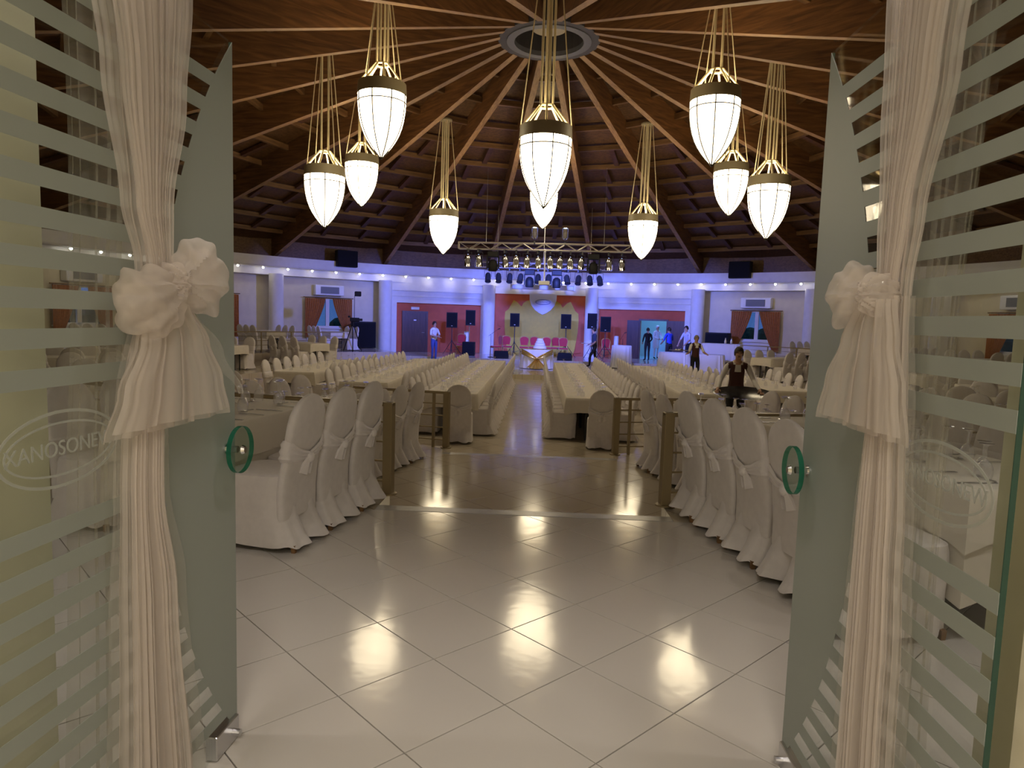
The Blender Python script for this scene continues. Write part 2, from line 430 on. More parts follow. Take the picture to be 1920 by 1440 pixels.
for i in range(-9, 14):
    for j in range(-9, 14):
        c = org+ea*(S_T*(i+0.5))+ei*(S_T*(j+0.5))
        if abs(c.x) > 4.1 or c.y < 0.55 or c.y > 6.4: continue
        dx = c.x; lim_circle = (Vector((c.x, c.y-D)).length)
        poly = [tuple(c+ea*half*sx+ei*half*sy) for sx, sy in ((-1,-1),(1,-1),(1,1),(-1,1))]
        clipped = False
        if abs(c.x) > 1.6 and lim_circle < R_UP+0.36: continue
        if X0G-0.2 < c.x < X1G+0.2:
            q = clip_poly(poly, (0, 1), Y_STEP1-0.13)
            if len(q) < 3: continue
            clipped = len(q) != 4 or max(abs(a[0]-b[0])+abs(a[1]-b[1]) for a, b in zip(q, poly)) > 1e-6
            poly = q
        elif c.y > 5.25: continue
        if clipped:
            ar = 0.5*abs(sum(poly[k][0]*poly[(k+1) % len(poly)][1]-poly[(k+1) % len(poly)][0]*poly[k][1] for k in range(len(poly))))
            if ar < 0.004: continue
            o = link('tile', tile_mesh(poly, c.x, c.y).mesh('tile', 'tile'), grout)
        else:
            if full is None: full = tile_mesh(poly, c.x, c.y).mesh('tile', 'tile')
            o = link('tile', full, grout)
        o.location = (c.x, c.y, Z_TT); ntile += 1
# steps at the two level changes
for (yy, z1, zb, nm) in ((Y_STEP1, 0.0, Z_MID, 'upper'), (Y_STEP2, Z_MID, Z_LOW, 'lower')):
    st = part('step', MB().box(X0G, X1G, yy, yy+0.34, zb-0.01, (z1+zb)/2), 'floor_tiles')
    tag(st, 'marble tread of the %s entrance steps between the handrails' % nm, 'step', kind='structure')
    part('step_nosing', MB().bbox(X0G, X1G, yy-0.125, yy+0.012, z1-0.03, z1+0.001, 0.006), 'nosing', st)
    part('step_nosing', MB().bbox(X0G, X1G, yy+0.22, yy+0.352, (z1+zb)/2-0.03, (z1+zb)/2+0.001, 0.006), 'nosing', st)
# platform in front of the stage and the stage itself
def slab(name, y0, rmax, z0, z1, label, mat, xlim):
    pts = [(-xlim, y0), (xlim, y0)]
    a1 = math.asin(min(1, xlim/rmax))
    for k in range(13):
        a = a1-2*a1*k/12; p = polar(a, rmax); pts.append((p.x, p.y))
    o = part(name, MB().prism(pts, z0, z1, axis='z'), mat); tag(o, label, 'stage', kind='structure'); return o
slab('stage', 23.8, 16.2, Z_LOW-0.02, Z_PLAT, 'low marble platform step under the cake table', 'floor_tiles', 6.0)
slab('stage', 29.4, 16.2, Z_PLAT, Z_STAGE, 'pale stage floor below the yellow backdrop', 'floor_tiles', 7.6)

# ---- walls, twenty bays
def bay_pos(phi, r): return Vector((r*math.sin(phi), D+r*math.cos(phi), 0))
AP = RW*math.cos(R(9)); HB = RW*math.sin(R(9))
APS = 15.95; HBS = APS*math.tan(R(9))
nwin = 0
def wall_bay(phi, kind):
    global nwin
    side = 'left' if math.sin(phi) < -0.01 else 'right' if math.sin(phi) > 0.01 else ('back' if math.cos(phi) > 0 else 'front')
    rz = -phi
    deg = round(math.degrees(phi))
    T = 0.2
    mb = MB(); Z0, Z1 = -0.62, 3.4
    if kind == 'window':
        x0, x1, z0, z1 = -0.95, 0.95, 0.85, 2.2
        mb.box(-HB, x0, 0, T, Z0, Z1).box(x1, HB, 0, T, Z0, Z1).box(x0, x1, 0, T, Z0, z0).box(x0, x1, 0, T, z1, Z1)
    elif kind == 'entrance':
        x0, x1, z1 = -0.95, 1.18, 2.45     # bay frame is mirrored at the entrance
        mb.box(-HB, x0, 0, T, Z0, Z1).box(x1, HB, 0, T, Z0, Z1).box(x0, x1, 0, T, z1, Z1)
    else:
        mb.box(-HB, HB, 0, T, Z0, Z1)
    o = part('wall_'+side, mb, 'wall_cream', None, bay_pos(phi, AP), rz)
    tag(o, {'window': 'cream hall wall around a curtained window', 'entrance': 'cream wall around the glass entrance doors'}.get(kind, 'plain cream hall wall between two columns'), 'wall', kind='structure')
    return o
STAGE_B = (-18, 0, 18); WIN_B = (-72, -54, -36, 36, 54, 72)
for k in range(NB):
    deg = (k*18+180) % 360-180
    if deg in STAGE_B: continue
    wall_bay(R(deg), 'window' if deg in WIN_B else ('entrance' if abs(deg) == 180 else 'plain'))
# yellow return walls beside the doors
for x0, x1, y1, nm in ((-1.62, -1.33, 1.80, 'left'), (1.115, 1.40, 1.66, 'right')):
    o = part('wall_'+nm, MB().box(x0, x1, 1.30, y1, 0.0, 3.6), 'wall_yellow')
    tag(o, 'short yellow return wall behind the %s glass door' % nm, 'wall', kind='structure')
# vestibule behind the camera
vb = MB()
vb.box(-2.6, -2.4, -3.6, 1.28, 0, 2.9).box(2.4, 2.6, -3.6, 1.28, 0, 2.9).box(-2.6, 2.6, -3.8, -3.6, 0, 2.9)
o = part('wall_front', vb, 'wall_yellow'); tag(o, 'yellow walls of the small entrance lobby', 'wall', kind='structure')
o = part('ceiling', MB().box(-2.6, 2.6, -3.8, 1.28, 2.9, 3.0), 'plaster_white'); tag(o, 'white ceiling of the small entrance lobby', 'ceiling', kind='structure')
o = part('floor', MB().box(-2.6, 2.6, -3.8, 0.62, -0.1, -0.002), 'floor_tiles'); tag(o, 'tiled floor of the small entrance lobby', 'floor', kind='structure')
for vy in (-0.9, -2.5):  # unseen ceiling lamps, added to brighten the near floor and doors
    t = empty('lobby_fill_light', (0, vy, 2.9))
    part('housing', MB().bbox(-0.32, 0.32, -0.32, 0.32, -0.06, 0.0, 0.01), 'frame_white', t)
    part('diffuser', MB().box(-0.28, 0.28, -0.28, 0.28, -0.066, -0.06), 'plaster_white', t)
    tag(t, 'added unseen square lobby fill light, %s the doors' % ('nearest to' if vy > -1 else 'farther from'), 'ceiling light')
    lamp_light('lobby_fill_lamp', 'AREA', (0, 0, -0.075), VEST_FILL_W*(0.6 if vy > -1 else 0.5), (1.0, 0.90, 0.78), t, size=0.55)

# ---- columns
col_me = MB().lathe([(0.30, -0.62), (0.30, 3.1)], 28, cap=True).smooth().mesh('column', 'plaster_white')
RC = 15.85
for k, deg in enumerate((-63, -45, -27, -9, 9, 27, 45, 63)):
    o = link('column', col_me, None, polar(R(deg), RC))
    lab = {-63: 'round white column by the window far left', -45: 'round white column left of the left curtained window', -27: 'round blue-lit column at the left end of the stage', -9: 'round blue-lit column left of the yellow backdrop',
           9: 'round blue-lit column right of the yellow backdrop', 27: 'round blue-lit column at the right end of the stage', 45: 'round white column right of the right curtained window', 63: 'round white column by the window far right'}[deg]
    tag(o, lab, 'column', 'round wall columns')
# ---- cornice
A_C = R(180)
o = part('trim_1', ring_band(15.42, 15.52, 3.38, 3.80, -A_C, A_C, 120), 'plaster_white'); tag(o, 'white curved fascia of the cornice under the roof', 'trim', kind='structure')
o = part('trim_2', ring_band(15.42, 16.4, 3.36, 3.40, -A_C, A_C, 120), 'plaster_white'); tag(o, 'white cornice soffit that carries the downlights', 'trim', kind='structure')
o = part('trim_3', ring_band(15.98, 16.5, 3.06, 3.36, -A_C, A_C, 120), 'plaster_white'); tag(o, 'white frieze band lit by the downlights', 'trim', kind='structure')
o = part('trim_9', ring_band(16.15, 16.25, 3.40, 4.7, -A_C, A_C, 60), 'purlin_wood'); tag(o, 'dark boarded wall strip between cornice and roof', 'trim', kind='structure')
# downlights
bulb = MB().sphere((0, 0, 0), 0.045, 10, 6).smooth().mesh('bulb', 'bulb')
dl_ring = MB().lathe([(0.085, 0.06), (0.085, 0.02), (0.06, 0.015), (0.06, 0.06)], 14).mesh('trim_ring', 'chrome')
nd = 0
for k in list(range(-19, 20))+[q for q in range(-45, 46) if abs(q) > 38]:
    phi = R(3.95*k) if abs(k) < 20 else R(180)+R(4.0)*(k-45 if k > 0 else k+45)
    if k == -45: continue
    t = empty('downlight', polar(phi, 15.64, 3.315))
    link('trim_ring', dl_ring, t); link('bulb', bulb, t)
    sidew = 'left' if k < 0 else 'right'
    if abs(k) >= 20:
        q = 45-abs(k)
        tag(t, 'cornice downlight above the middle of the glass doors' if q == 0 else '%s cornice downlight %s of the glass doors' % (ORD[q-1], 'right' if k > 0 else 'left'), 'downlight', 'cornice downlights')
        l = lamp_light('downlight_lamp', 'SPOT', (0, 0, -0.06), ENTR_W, (1.0, 0.90, 0.83), t, spot_size=R(92), spot_blend=0.9, shadow_soft_size=0.05); continue
    tag(t, ('small cornice downlight over the middle of the stage' if k == 0 else '%s small cornice downlight %s of the stage centre' % (ORD[abs(k)-1], sidew)), 'downlight', 'cornice downlights')
    l = lamp_light('downlight_lamp', 'SPOT', (0, 0, -0.06), SPOT_W*(1.5 if k % 3 else 0.6), (1.0, 0.92, 0.86), t, spot_size=R(130), spot_blend=0.6, shadow_soft_size=0.04)
    l.rotation_euler = (R(20)*math.cos(phi), 0, 0)
    nd += 1

# ---- roof
SL = 0.306; ZR0 = 8.35
def zb(r): return ZR0-SL*(r-1.2)      # underside of the rafters
RAF_H = 0.80
roof_rows = []
for r in (0.9, 4.5, 8.5, 12.5, 16.9):
    roof_rows.append([tuple(polar(2*PI*k/NB+R(9), r/math.cos(R(9))*0.99, zb(r)+RAF_H-0.02)) for k in range(NB)])
mb = MB().loft(roof_rows, cap=False)
ceil = part('ceiling', mb, 'deck_wood'); tag(ceil, 'conical dark timber roof on radial beams', 'ceiling', kind='structure')
# rafters: mesh along local x = radius
def rafter_mesh():
    hw = 0.085; r0, r1 = 1.22, 16.45
    mb = MB()
    mb.loft([[(r0, -hw, zb(r0)), (r0, hw, zb(r0)), (r0, hw, zb(r0)+RAF_H), (r0, -hw, zb(r0)+RAF_H)],
             [(r1, -hw, zb(r1)), (r1, hw, zb(r1)), (r1, hw, zb(r1)+RAF_H), (r1, -hw, zb(r1)+RAF_H)]])
    me = mb.mesh('rafter', 'glulam'); me.materials.append(MATS['glulam_lit_under'])
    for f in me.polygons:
        if f.normal.z < -0.8: f.material_index = 1      # lamp light on the underside, painted as paler wood
    return me
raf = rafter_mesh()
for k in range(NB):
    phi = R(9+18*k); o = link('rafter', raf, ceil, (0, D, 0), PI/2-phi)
# purlins between the rafters
PR = [2.9, 4.15, 5.34, 6.5, 7.7, 8.9, 10.1, 11.3, 12.5, 13.7, 14.9]
for r in PR:
    L = r*math.tan(R(9))-0.08
    zt = zb(r)+RAF_H-0.16
    me = MB().box(-L, L, -0.055, 0.055, -0.10, 0.06).mesh('purlin', 'purlin_wood')
    for k in range(NB):
        phi = R(18*k)
        o = link('purlin', me, ceil, polar(phi, r, zt), -phi)
nog = MB().box(-0.085, 0.085, -0.53, 0.53, -0.09, 0.02).mesh('nogging', 'nogging_wood')
tilt = math.atan(SL)
for q in range(3, len(PR)-1):
    r = (PR[q]+PR[q+1])/2
    for deg in range(-126, 127, 18):
        if abs(deg) > 100 and q < 6: continue
        n_ = 1 if q < 5 else 2
        Lw = r*math.tan(R(9))
        for s_ in range(n_):
            fx = ((0.18 if q % 2 else -0.22) if n_ == 1 else (-0.42+0.74*s_+(0.08 if q % 2 else -0.06)))*Lw
            phi = R(deg)
            p = polar(phi, r, zb(r)+RAF_H-0.13)+Vector((math.cos(phi), -math.sin(phi), 0))*fx
            o = link('nogging', nog, ceil, p); o.rotation_euler = (-tilt, 0, -phi)
# oculus ring
ocu = empty('roof_ring', (0, D, ZR0))
part('outer_ring', MB().lathe([(1.02, 0.0), (1.26, 0.0), (1.26, 0.62), (1.02, 0.62), (1.02, 0.0)], 20), 'ring_dark', ocu)
part('grey_ring', MB().lathe([(0.86, -0.02), (1.05, -0.02), (1.05, 0.10), (0.86, 0.10), (0.86, -0.02)], 40), 'ring_grey', ocu)
part('dark_well', MB().lathe([(0.87, 0.1), (0.87, 0.95), (0.0, 0.95)], 24), 'ring_dark', ocu)
part('pale_cap', MB().lathe([(0.02, 0.30), (0.42, 0.30), (0.46, 0.36), (0.42, 0.42), (0.02, 0.42), (0.02, 0.95)], 28), 'cap_pale', ocu)
tag(ocu, 'round dark hub ring where the roof beams meet', 'roof ring')

# ================================================================== PENDANT LAMPS
def lamp_proto():
    t = empty('pendant_lamp')
    # origin at the lower tip
    H = 1.18; RR = 0.455
    prof = [(0.012, 0.0)]+[(RR*b, H*a) for a, b in ((0.045, 0.12), (0.10, 0.255), (0.18, 0.425), (0.28, 0.60), (0.38, 0.735), (0.50, 0.85), (0.62, 0.925), (0.75, 0.975), (0.88, 0.998), (1.0, 1.0))]
    part('shade', MB().lathe(prof, 32).smooth(), 'shade_glow', t)
    for k in range(8):
        a = 2*PI*(k+0.35)/8
        part('rib', MB().path([((r+0.004)*math.cos(a), (r+0.004)*math.sin(a), z) for r, z in prof], 0.0125, 4), 'wire', t)
    part('hoop', MB().path([(0.456*math.cos(2*PI*k/32), 0.456*math.sin(2*PI*k/32), 1.02) for k in range(33)], 0.012, 4), 'wire', t)
    part('band', MB().lathe([(0.462, H-0.02), (0.466, H+0.02), (0.455, H+0.20), (0.43, H+0.205), (0.43, H), (0.462, H-0.02)], 32).smooth(), 'band_bronze', t)
    hz = H+0.55
    part('hub', MB().path([(0.13*math.cos(2*PI*k/12), 0.13*math.sin(2*PI*k/12), hz) for k in range(13)], 0.022, 6), 'brass', t)
    for k in range(8):
        a = 2*PI*k/8
        part('spoke', MB().tube((0.13*math.cos(a), 0.13*math.sin(a), hz), (0.44*math.cos(a), 0.44*math.sin(a), H+0.18), 0.020, 6), 'brass', t)
    part('finial', MB().lathe([(0.001, -0.03), (0.02, -0.015), (0.016, 0.01), (0.03, 0.03)], 10), 'wire', t)
    return t
lp = lamp_proto()
RL = 5.34; HZ = 1.18+0.55
rod_cache = {}
LNAMES = ['nearest low pendant lamp in the middle', 'high pendant lamp near right', 'low pendant lamp outermost on the right', 'high pendant lamp half hidden behind the near right one', 'low pendant lamp far right above the truss end',
          'farthest pendant lamp peeping below the nearest one', 'low pendant lamp far left above the truss end', 'high pendant lamp half hidden behind the near left one', 'low pendant lamp outermost on the left', 'high pendant lamp near left']
lamp_objs = [lp]+[copy_tree(lp) for _ in range(9)]
for k in range(10):
    a = PI-R(36)*k       # phi, starting nearest the entrance
    low = (k % 2 == 0)
    zt = 3.48 if low else 4.49
    p = polar(a, RL, zt)
    o = lamp_objs[k]
    o.location = p; o.rotation_euler = (0, 0, 0.3*k)
    top = zb(RL)+RAF_H-0.27-zt
    key = low
    if key not in rod_cache:
        rods = [MB().tube((0.11*math.cos(q), 0.11*math.sin(q), HZ), (0.10*math.cos(q), 0.10*math.sin(q), top), 0.022, 6).mesh('rod', 'brass') for q in (0.3, 0.3+PI/2, 0.3+PI, 0.3+3*PI/2)]
        chs = [MB().tube((0.45*math.cos(q), 0.45*math.sin(q), 1.36), (0.16*math.cos(q), 0.16*math.sin(q), top), 0.012, 5).mesh('chain', 'brass') for q in (0.0, PI/2, PI, 3*PI/2)]
        plate = MB().lathe([(0.02, top), (0.2, top), (0.2, top+0.04), (0.02, top+0.04)], 16).mesh('ceiling_plate', 'band_bronze')
        rod_cache[key] = (rods, chs, plate)
    rods, chs, plate = rod_cache[key]
    for me in rods: link('rod', me, o)
    for me in chs: link('chain', me, o)
    link('ceiling_plate', plate, o)
    tag(o, 'glowing white acorn shaped ' + LNAMES[k], 'pendant lamp', 'acorn pendant lamps in a ring')

# ================================================================== STAGE WALL
def bay_frame(phi, r):
    p = bay_pos(phi, r); e = empty('bay'); return p, -phi
for deg in STAGE_B:
    phi = R(deg); p = bay_pos(phi, APS); nm = {-18: 'left', 0: 'middle', 18: 'right'}[deg]
    mb = MB()
    if deg == 18:
        xa, xb_, zt = -0.18, 1.05, 1.62       # kitchen doorway
        mb.box(-HBS, xa, 0.35, 0.5, Z_STAGE, 2.6).box(xb_, HBS, 0.35, 0.5, Z_STAGE, 2.6).box(xa, xb_, 0.35, 0.5, zt, 2.6)
    elif deg == 0:
        mb.box(-HBS, HBS, 0.0, 0.2, Z_STAGE, 3.0)
    else:
        mb.box(-HBS, HBS, 0.35, 0.5, Z_STAGE, 2.6)
    o = part('wall_back', mb, 'stage_red', None, p, -phi); tag(o, 'terracotta red wall of the %s stage bay' % nm, 'wall', kind='structure')
    if deg:
        mb = MB().box(-HBS, HBS, -0.02, 0.5, 2.68, 3.3).box(-HBS+0.05, HBS-0.05, 0.08, 0.5, 2.42, 2.68).box(-HBS+0.1, HBS-0.1, 0.16, 0.5, 2.12, 2.42)
        sgn = -1 if deg < 0 else 1
        xs = sorted((sgn*HBS, sgn*(HBS-0.62)))
        mb.box(xs[0], xs[1], 0.05, 0.5, Z_STAGE, 2.2)
        xs = sorted((-sgn*HBS, -sgn*(HBS-0.3)))
        mb.box(xs[0], xs[1], 0.12, 0.5, Z_STAGE, 2.2)
    else:
        mb = MB().box(-HBS, HBS, -0.05, 0.2, 2.72, 3.3)
    o = part('trim_%d' % (4+STAGE_B.index(deg)), mb, 'plaster_white', None, p, -phi); tag(o, 'white stepped lintel over the %s stage bay' % nm, 'trim', kind='structure')
for deg in STAGE_B:
    o = part('wall_back', MB().box(-HB, HB, 0, 0.2, 3.0, 3.4), 'wall_cream', None, bay_pos(R(deg), AP), -R(deg)); tag(o, 'upper cream wall behind the cornice over the stage', 'wall', kind='structure')
YB = D+APS        # face of the middle bay
# carved red relief and yellow scalloped backdrop
def arc(cx, cz, r, a0, a1, n): return [(cx+r*math.cos(a0+(a1-a0)*k/n), cz+r*math.sin(a0+(a1-a0)*k/n)) for k in range(n+1)]
rightside = [(1.42, Z_STAGE)]
for z0 in (0.0, 0.75, 1.4): rightside += [(1.42+0.10*math.sin(PI*t/6), z0+0.65*t/6-0.2) for t in range(1, 7)]
prof = [(1.55, Z_STAGE), (1.66, 0.1), (1.72, 0.5), (1.78, 1.0), (1.80, 1.5), (1.78, 1.85), (1.62, 1.98), (1.50, 2.20), (1.38, 2.42), (1.22, 2.34), (1.08, 2.20), (1.0, 2.12), (0.9, 2.3), (0.75, 2.40), (0.6, 2.45)]
poly = prof+[(-x, z) for x, z in reversed(prof)]
bd = part('backdrop_panel', MB().prism(poly, -0.10, 0.0), 'panel_yellow', None, (0.1, YB-0.015, 0)); tag(bd, 'yellow backdrop panel with scalloped pointed top on the stage', 'panel')
for s_ in (-1, 1):
    pp = []
    base = [(1.62, -0.1), (1.95, -0.05), (2.0, 0.35), (1.85, 0.42), (2.1, 0.5), (2.12, 1.0), (1.9, 1.08), (2.14, 1.2), (2.14, 1.7), (1.95, 1.78), (2.1, 1.95), (2.0, 2.2), (1.7, 2.1), (1.62, 1.9)]
    part('red_scallop', MB().prism([(s_*x, z) for x, z in base], -0.05, 0.0), 'stage_red', bd)
# shield sign
sp = [(-0.66, 2.76), (0.66, 2.76), (0.65, 2.45), (0.56, 2.2), (0.38, 1.98), (0.18, 1.84), (0.0, 1.76), (-0.18, 1.84), (-0.38, 1.98), (-0.56, 2.2), (-0.65, 2.45)]
sh = part('shield_sign', MB().prism(sp, -0.22, -0.14), 'sign_white', None, (0.14, YB, 0)); tag(sh, 'pale shield shaped sign with an oval emblem above the stage', 'sign')
def ell_ring(rx, rz, wd, n=48, y0=-0.226, y1=-0.219):
    mb = MB(); rows = []
    for k in range(n+1):
        t = 2*PI*k/n; c, s_ = math.cos(t), math.sin(t)
        rows.append([(rx*c, y0, rz*s_), ((rx-wd)*c, y0, (rz-wd)*s_), ((rx-wd)*c, y1, (rz-wd)*s_), (rx*c, y1, rz*s_)])
    return mb.loft(rows, cap=False)
part('emblem_ring', ell_ring(0.38, 0.135, 0.022), 'sign_blue', sh, (0, 0, 2.36))
part('emblem_ring', ell_ring(0.34, 0.105, 0.012), 'sign_blue', sh, (0, 0, 2.36))
def text_mesh(txt, size, mat, extr=0.002):
    cu = bpy.data.curves.new('text', 'FONT'); cu.body = txt; cu.size = size; cu.extrude = extr; cu.align_x = 'CENTER'; cu.align_y = 'CENTER'
    to = bpy.data.objects.new('text_tmp', cu); COL.objects.link(to)
    dg = bpy.context.evaluated_depsgraph_get(); me = bpy.data.meshes.new_from_object(to.evaluated_get(dg))
    bpy.data.objects.remove(to); bpy.data.curves.remove(cu)
    me.name = 'lettering'; me.materials.clear(); me.materials.append(MATS[mat]); return me
WORD = 'XANOSONEW'
tm = text_mesh(WORD, 0.105, 'sign_blue', 0.003)
o = link('lettering', tm, sh, (0, -0.222, 2.36)); o.rotation_euler = (PI/2, 0, 0)
# brown stage door in the left bay
def leaf_mb(w_, h_, t_=0.05):
    mb = MB().box(0, w_, -t_/2, t_/2, 0, h_)
    return mb
pL = bay_pos(R(-18), APS)
dl = empty('door_3', (0, 0, 0)); dl.location = pL; dl.rotation_euler = (0, 0, R(18))
part('door_frame', MB().box(-1.62, -1.53, 0.24, 0.36, Z_STAGE, 1.74).box(-0.47, -0.38, 0.24, 0.36, Z_STAGE, 1.74).box(-1.53, -0.47, 0.24, 0.36, 1.65, 1.74), 'door_wood', dl)
lf = part('door_leaf', MB().box(-1.53, -0.47, 0.28, 0.34, Z_STAGE, 1.65), 'door_wood', dl)
part('door_handle', MB().tube((-0.56, 0.27, 0.72), (-0.56, 0.20, 0.72), 0.012).tube((-0.56, 0.2, 0.72), (-0.68, 0.2, 0.72), 0.012), 'steel', lf)
part('room_plate', MB().box(-1.06, -0.94, 0.27, 0.28, 1.28, 1.33), 'steel', lf)
tag(dl, 'dark brown closed door in the left red stage wall', 'door', kind='structure')
ex = part('emergency_light', MB().bbox(-0.2, 0.2, -0.05, 0.0, 0.0, 0.14, 0.015), 'frame_white', None, pL+Vector((math.cos(R(18))*-1.0, math.sin(R(18))*-1.0, 0))+Vector((math.sin(R(18))*-0.31*-1*-1, 0.29, 1.80)), R(18))
tag(ex, 'small white emergency light above the brown stage door', 'emergency light')
# kitchen doorway in the right bay, two dark leaves swung open
pR = bay_pos(R(18), APS)
d4 = empty('door_4', pR, R(-18))
part('door_frame', MB().box(-0.26, -0.18, 0.26, 0.42, Z_STAGE, 1.70).box(1.05, 1.13, 0.26, 0.42, Z_STAGE, 1.70).box(-0.18, 1.05, 0.26, 0.42, 1.62, 1.70), 'door_wood', d4)
part('door_leaf', MB().box(-0.80, -0.24, 0.20, 0.25, Z_STAGE, 1.62), 'door_wood', d4)
part('door_leaf', MB().box(1.10, 2.15, 0.20, 0.25, Z_STAGE, 1.64), 'door_wood', d4)
tag(d4, 'dark double door standing open to the blue-lit kitchen', 'door', kind='structure')
# small kitchen room behind
kb = MB(); kx0, kx1, ky0, ky1 = -1.2, 2.0, 0.52, 3.4
kb.box(kx0-0.1, kx0, ky0, ky1, Z_STAGE, 2.5).box(kx1, kx1+0.1, ky0, ky1, Z_STAGE, 2.5).box(kx0, kx1, ky1, ky1+0.1, Z_STAGE, 2.5).box(kx0, kx1, ky0, ky1, 2.4, 2.5).box(kx0, kx1, ky0, ky1, Z_STAGE-0.1, Z_STAGE)
o = part('wall_back', kb, 'kitchen_wall', None, pR, R(-18)); tag(o, 'pale blue kitchen room seen through the open doors', 'wall', kind='structure')
rotm = Matrix.Rotation(R(-18), 4, 'Z')
kt = empty('kitchen_light', pR+rotm @ Vector((0.5, 1.6, 2.38)), R(-18))
part('tube_housing', MB().box(-0.6, 0.6, -0.06, 0.06, -0.06, 0.0), 'frame_white', kt)
part('tube', MB().tube((-0.58, 0, -0.08), (0.58, 0, -0.08), 0.018, 8), 'led_tube', kt)
tag(kt, 'cool tube light on the kitchen ceiling', 'ceiling light')
lamp_light('kitchen_lamp', 'POINT', (0, 0, -0.25), 34, (0.28, 0.62, 1.0), kt, shadow_soft_size=0.2)

# ================================================================== WINDOWS, CURTAINS, AIR CONDITIONERS
def curtain_mb(top_w, tie_w, bot_w, z1, zt, z0, inner, n=46):
    """gathered curtain: rows from top to bottom; hangs from the outer edge x=0 towards +x*inner"""
    mb = MB(); rows = []
    for q in range(15):
        t = q/14; z = z1+(z0-z1)*t
        wd = top_w+(tie_w-top_w)*min(1, t/0.95)**1.3
        row = []
        for k in range(n+1):
            u = k/n
            row.append((inner*u*wd, -0.03*math.sin(u*2*PI*9)*(1-0.4*t)-0.05, z))
        rows.append(row)
    mb.grid(rows)
    back = [[(x, y-0.008, z) for x, y, z in r] for r in rows]
    mb.grid(back)
    return mb.smooth()
curtL = curtain_mb(0.92, 0.30, 0.3, 2.16, 0.7, 0.42, 1).mesh('curtain', 'curtain_orange')
curtR = curtain_mb(0.92, 0.30, 0.3, 2.16, 0.7, 0.42, -1).mesh('curtain', 'curtain_orange')
wf = MB()
for x0, x1, z0, z1 in ((-0.95, -0.87, 0.85, 2.2), (0.87, 0.95, 0.85, 2.2), (-0.08, 0.08, 0.85, 2.2), (-0.95, 0.95, 0.85, 0.93), (-0.95, 0.95, 2.12, 2.2)):
    wf.box(x0, x1, 0.02, 0.10, z0, z1)
wf_me = wf.mesh('window_frame', 'frame_white')
wp_me = MB().box(-0.87, -0.08, 0.055, 0.065, 0.93, 2.12).mesh('pane', 'window_glass')
wp2_me = MB().box(0.08, 0.87, 0.055, 0.065, 0.93, 2.12).mesh('pane', 'window_glass')
sill_me = MB().box(-1.0, 1.0, -0.12, 0.02, 0.80, 0.86).box(-0.95, 0.95, -0.03, 0.0, 0.0, 0.80).mesh('window_sill', 'frame_white')
rod_me = MB().tube((-1.15, -0.1, 2.2), (1.15, -0.1, 2.2), 0.02, 8).mesh('curtain_rod', 'leg_wood')
ac_body = MB().bbox(-0.66, 0.66, -0.30, 0.0, 2.30, 2.76, 0.02).mesh('housing', 'frame_white')
ac_gr = MB().box(-0.42, 0.42, -0.32, -0.29, 2.38, 2.68).mesh('grille', 'ac_grille')
WL = {-36: 'left of the stage', 36: 'right of the stage', -54: 'second from the stage on the left', 54: 'second from the stage on the right', -72: 'third from the stage on the left', 72: 'third from the stage on the right'}
for n_, deg in enumerate((-36, 36, -54, 54, -72, 72)):
    p = bay_pos(R(deg), AP-0.02); rz = -R(deg)
    wdw = empty('window_%d' % (n_+1), p, rz); wl = WL[deg]
    link('window_frame', wf_me, wdw); link('pane', wp_me, wdw); link('pane', wp2_me, wdw); link('window_sill', sill_me, wdw)
    tag(wdw, 'white framed window %s' % wl, 'window', kind='structure')
    for me, xx, sd in ((curtL, -1.08, 'left'), (curtR, 1.08, 'right')):
        q = p+Matrix.Rotation(rz, 3, 'Z') @ Vector((xx, -0.13, 0))
        c = link('curtain', me, None, q, rz); tag(c, 'rust orange gathered curtain, %s half, window %s' % (sd, wl), 'curtain', 'orange window curtains')
    r_ = link('curtain_rod', rod_me, None, p+Matrix.Rotation(rz, 3, 'Z') @ Vector((0, -0.06, 0)), rz); tag(r_, 'wooden curtain rod of the window %s' % wl, 'curtain rod', 'curtain rods')
    if abs(deg) != 54 or deg == 54:
        a = empty('air_conditioner', p, rz); link('housing', ac_body, a); link('grille', ac_gr, a)
        tag(a, 'white wall air conditioner above the window %s' % wl, 'air conditioner', 'wall air conditioners')
# dusk hedge outside the windows
for deg in (-36, 36, -54, 54, -72, 72):
    mb = MB()
    for k in range(9):
        mb.sphere((random.uniform(-2.6, 2.6), random.uniform(-0.6, 0.6), random.uniform(0.0, 0.9)), (random.uniform(0.6, 1.0), 0.5, random.uniform(0.5, 0.95)), 10, 6)
    h = part('hedge', mb, 'leaf', None, bay_pos(R(deg), 22.0), -R(deg)); tag(h, 'dark hedge outside the window %s' % WL[deg], 'hedge', 'hedges outside')
gr = part('ground', ring_band(16.9, 40, -0.8, -0.7, -R(120), R(120), 40), 'ground'); tag(gr, 'dark garden ground outside the hall', 'ground', kind='structure')
# black speaker cabinets on the cornice
for sx, nm in ((-1, 'left'), (1, 'right')):
    t = empty('wall_speaker', polar(sx*R(34.2), 15.35, 3.56), -sx*R(34.2))
    part('cabinet', MB().bbox(-0.46, 0.46, -0.2, 0.2, 0.0, 0.72, 0.02), 'black', t)
    part('front_grille', MB().box(-0.43, 0.43, -0.215, -0.2, 0.03, 0.69), 'grille', t)
    part('bracket', MB().box(-0.05, 0.05, 0.18, 0.45, 0.3, 0.36), 'black', t)
    tag(t, 'black speaker cabinet hung on the %s cornice' % nm, 'speaker')

